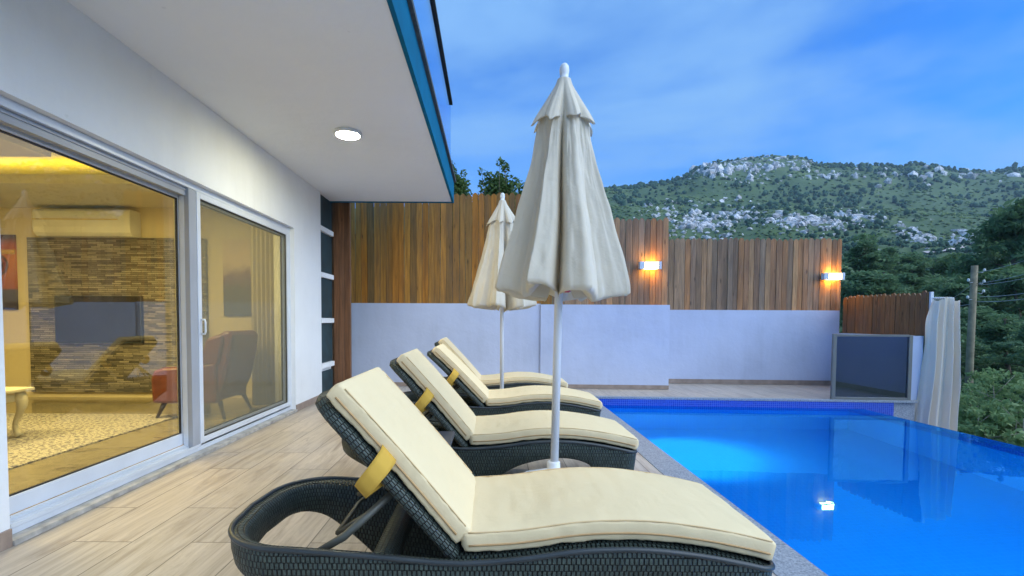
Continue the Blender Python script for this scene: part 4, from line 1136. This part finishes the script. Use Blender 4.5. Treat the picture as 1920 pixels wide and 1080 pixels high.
# bushes beside the pool wall
def bush(name, loc, w_, h_, n, size, mat, label, cat='bush', seed=1, stems=6, group='bushes below the pool edge', pale=True):
    r0 = random.Random(seed); root = empty(name, loc); tag(root, label, cat, group)
    cr = MB(); tr = MB()
    for i in range(stems):
        a = r0.uniform(0, 6.28); q = Vector((math.cos(a) * w_ * .5 * r0.random(), math.sin(a) * w_ * .5 * r0.random(), h_ * r0.uniform(.6, .95)))
        tr.tube([(0, 0, 0), q * .5 + Vector((r0.uniform(-.1, .1), 0, 0)), q], [.03, .02, .008], 5)
        for j in range(4):
            e = q * r0.uniform(.5, .95); e2 = e + Vector((r0.uniform(-.5, .5) * w_ * .5, r0.uniform(-.5, .5) * w_ * .5, r0.uniform(.05, .3) * h_ * .6))
            tr.tube([e, e2], [.010, .004], 4)
    for i in range(n):
        f = r0.random(); a = r0.uniform(0, 6.28); h = h_ * f
        wr = w_ * .5 * math.sqrt(max(.02, 1 - (f * 1.05 - .35) ** 2 / .6)) * r0.uniform(.3, 1.05)
        rc = r0.uniform(.10, .22) * w_ * .6
        leaf_cluster(cr, (math.cos(a) * wr, math.sin(a) * wr, h), rc, rc * .7, 46, size, r0, .42, .3)
    cr.build('foliage', mat, root); tr.build('stem', M['bark_pale'] if pale else M['bark'], root, True)
    return root
BL = [(1885, 694, 13.0, 1.9, 60, 'tallest pale green bush with thin pale branches to the side of the utility pole'),
      (1835, 745, 12.5, 1.6, 55, 'low green bush at the foot of the utility pole'),
      (1920, 755, 11.5, 1.8, 60, 'pale green bush at the picture edge above the pool rim'),
      (1812, 715, 15.5, 1.5, 45, 'narrow green bush between the drape and the utility pole'),
      (1870, 775, 10.5, 1.3, 45, 'small leafy bush lowest against the pool rim'),
      (1985, 720, 12, 2.2, 60, 'bush outside the picture edge'), (2070, 760, 10.5, 2.2, 60, 'bush outside the picture edge')]
for i, (x, y, d, w_, n, lb) in enumerate(BL):
    p = at(x, y, d); gz = ground_z(p.x, p.y) - .1
    bush('bush', (p.x, p.y, gz), w_ * 1.25, p.z - gz, int(n * 1.6), .075 if i else .065, M['leaf'], lb, seed=i + 3)
# trees behind the long fence
def leafy_tree(x, y, d, w_, crown_h, label, seed):
    p = at(x, y, d); root = empty('leafy_tree', (p.x, p.y, -3.5)); tag(root, label, 'tree', 'leafy trees behind the long fence')
    r0 = random.Random(seed); cr = MB(); tr = MB(); H = p.z + 3.5
    tr.tube([(0, 0, 0), (.1, 0, H * .5), (0, .1, H * .85)], [.16, .12, .05], 8)
    for i in range(85):
        a = r0.uniform(0, 6.28); f = r0.random(); hh2 = H - crown_h * (1 - f) - .15
        wr = w_ * .5 * (1 - f * .55) * r0.uniform(.2, 1.)
        c = Vector((math.cos(a) * wr, math.sin(a) * wr, hh2)); 
        if i % 4 == 0: tr.tube([(0, .05, H * .7), c], [.03, .006], 5)
        leaf_cluster(cr, c, r0.uniform(.18, .36), r0.uniform(.14, .3), 90, .055, r0, .45, .2)
    for i in range(7):
        a = r0.uniform(0, 6.28); wr = w_ * .5 * r0.random(); c = Vector((math.cos(a) * wr, math.sin(a) * wr, H - crown_h * .35)); e = c + Vector((r0.uniform(-.1, .1), 0, crown_h * .35 + r0.uniform(-.05, .3)))
        tr.tube([c, e], [.008, .004], 4)
        leaf_cluster(cr, e, .09, .09, 26, .05, r0, .45, .2)
    cr.build('crown', M['leaf_d'], root); tr.build('trunk', M['bark'], root, True)
leafy_tree(938, 336, 11.5, 1.5, 1.6, 'leafy tree top showing above the fence beside the farther umbrella', 4)
leafy_tree(850, 330, 12.5, .75, 1.4, 'small leafy tree top peeking out past the balcony corner', 9)
leafy_tree(1000, 345, 13, 1.0, 1.2, 'leafy tree top mostly hidden behind the nearer umbrella', 14)

# ------------------------------------------------------------------ utility pole and wires
up = at(1822, 494, 18.); gz = ground_z(up.x, up.y) - .3
ut = empty('utility_pole', (up.x, up.y, gz)); tag(ut, 'weathered wooden utility pole with white insulators rising from the bushes', 'utility pole')
HP = up.z - gz
MB().tube([(0, 0, 0), (-.03, 0, HP * .5), (0, 0, HP)], [.135, .115, .10], 14).build('shaft', simple('weathered_pole_wood', (.24, .20, .13), .9, .3, 5, .6, .01), ut, True)
for z, sx in ((-.62, -1), (-.66, 1), (-1.02, 1), (-.25, 1), (-1.25, -1)):
    MB().tube([(sx * .10, -.06, HP + z), (sx * .22, -.08, HP + z - .02), (sx * .28, -.08, HP + z + .05)], .012, 6).build('bracket', M['alu2'], ut, True)
    MB().lathe([(.001, -.05), (.03, -.045), (.045, 0), (.035, .03), (.04, .05), (.001, .07)], 10, (sx * .29, -.08, HP + z + .07)).build('insulator', M['plastic_white'], ut, True)
M['wire'] = simple('grey_cable', (.30, .33, .36), .5)
wl = empty('overhead_wire', (0, 0, 0)); tag(wl, 'thin grey overhead wires running through the utility pole', 'wires')
def wire(a, b, sag):
    a, b = Vector(a), Vector(b)
    MB().tube([a.lerp(b, t / 16) - Vector((0, 0, sag * 4 * (t / 16) * (1 - t / 16))) for t in range(17)], .011, 5).build('cable', M['wire'], wl, True)
for (x0, y0_, x1, y1_, d1) in ((1828, 527, 2050, 465, 9), (1828, 530, 2050, 480, 9), (1828, 561, 2050, 530, 9), (1834, 552, 2050, 515, 9), (1828, 507, 2050, 430, 9)):
    wire(at(x0, y0_, 17.9), at(x1, y1_, d1 + 3), .12)
wire(at(1815, 532, 18), at(1700, 588, 30), .3); wire(at(1815, 566, 18), at(1690, 560, 34), .3)

# pale dirt track on the slope
tk = MB(); tp_ = []
for i in range(13):
    x = lerp(1728, 1862, i / 12); yv = lerp(473, 458, i / 12) + 2 * math.sin(i * .8); dd = 120.
    while dd < 420:
        X, Y = (x - CX) / F * dd, dd
        if 600 - (ground_z(X, Y) - CH) / dd * F < yv: break
        dd += 1.
    tp_.append((X, Y))
for i, (X, Y) in enumerate(tp_):
    for q in (-1.3, 1.3): tk.v.append((X, Y + q, ground_z(X, Y + q) + .8))
for i in range(12): tk.f.append((2 * i, 2 * i + 2, 2 * i + 3, 2 * i + 1)); tk.uv.append(None)
o = tk.build('dirt_path', simple('dusty_track', (.55, .45, .42), .95, .2, .5)); struct(o)

k = N('air_haze'); 
pv = k.n('VolumePrincipled', {'Color': (.62, .80, 1., 1), 'Density': .00017, 'Anisotropy': .1})
k.t.links.new(pv.outputs[0], k.out.inputs['Volume'])
o = MB().box(-2300, 2300, -2300, 2300, -90, 330).build('haze', k.m); o['kind'] = 'stuff'; tag(o, 'thin bluish evening haze in front of the mountain', 'haze')
print('ridge', max(v[2] for v in vs), min(v[2] for v in vs))
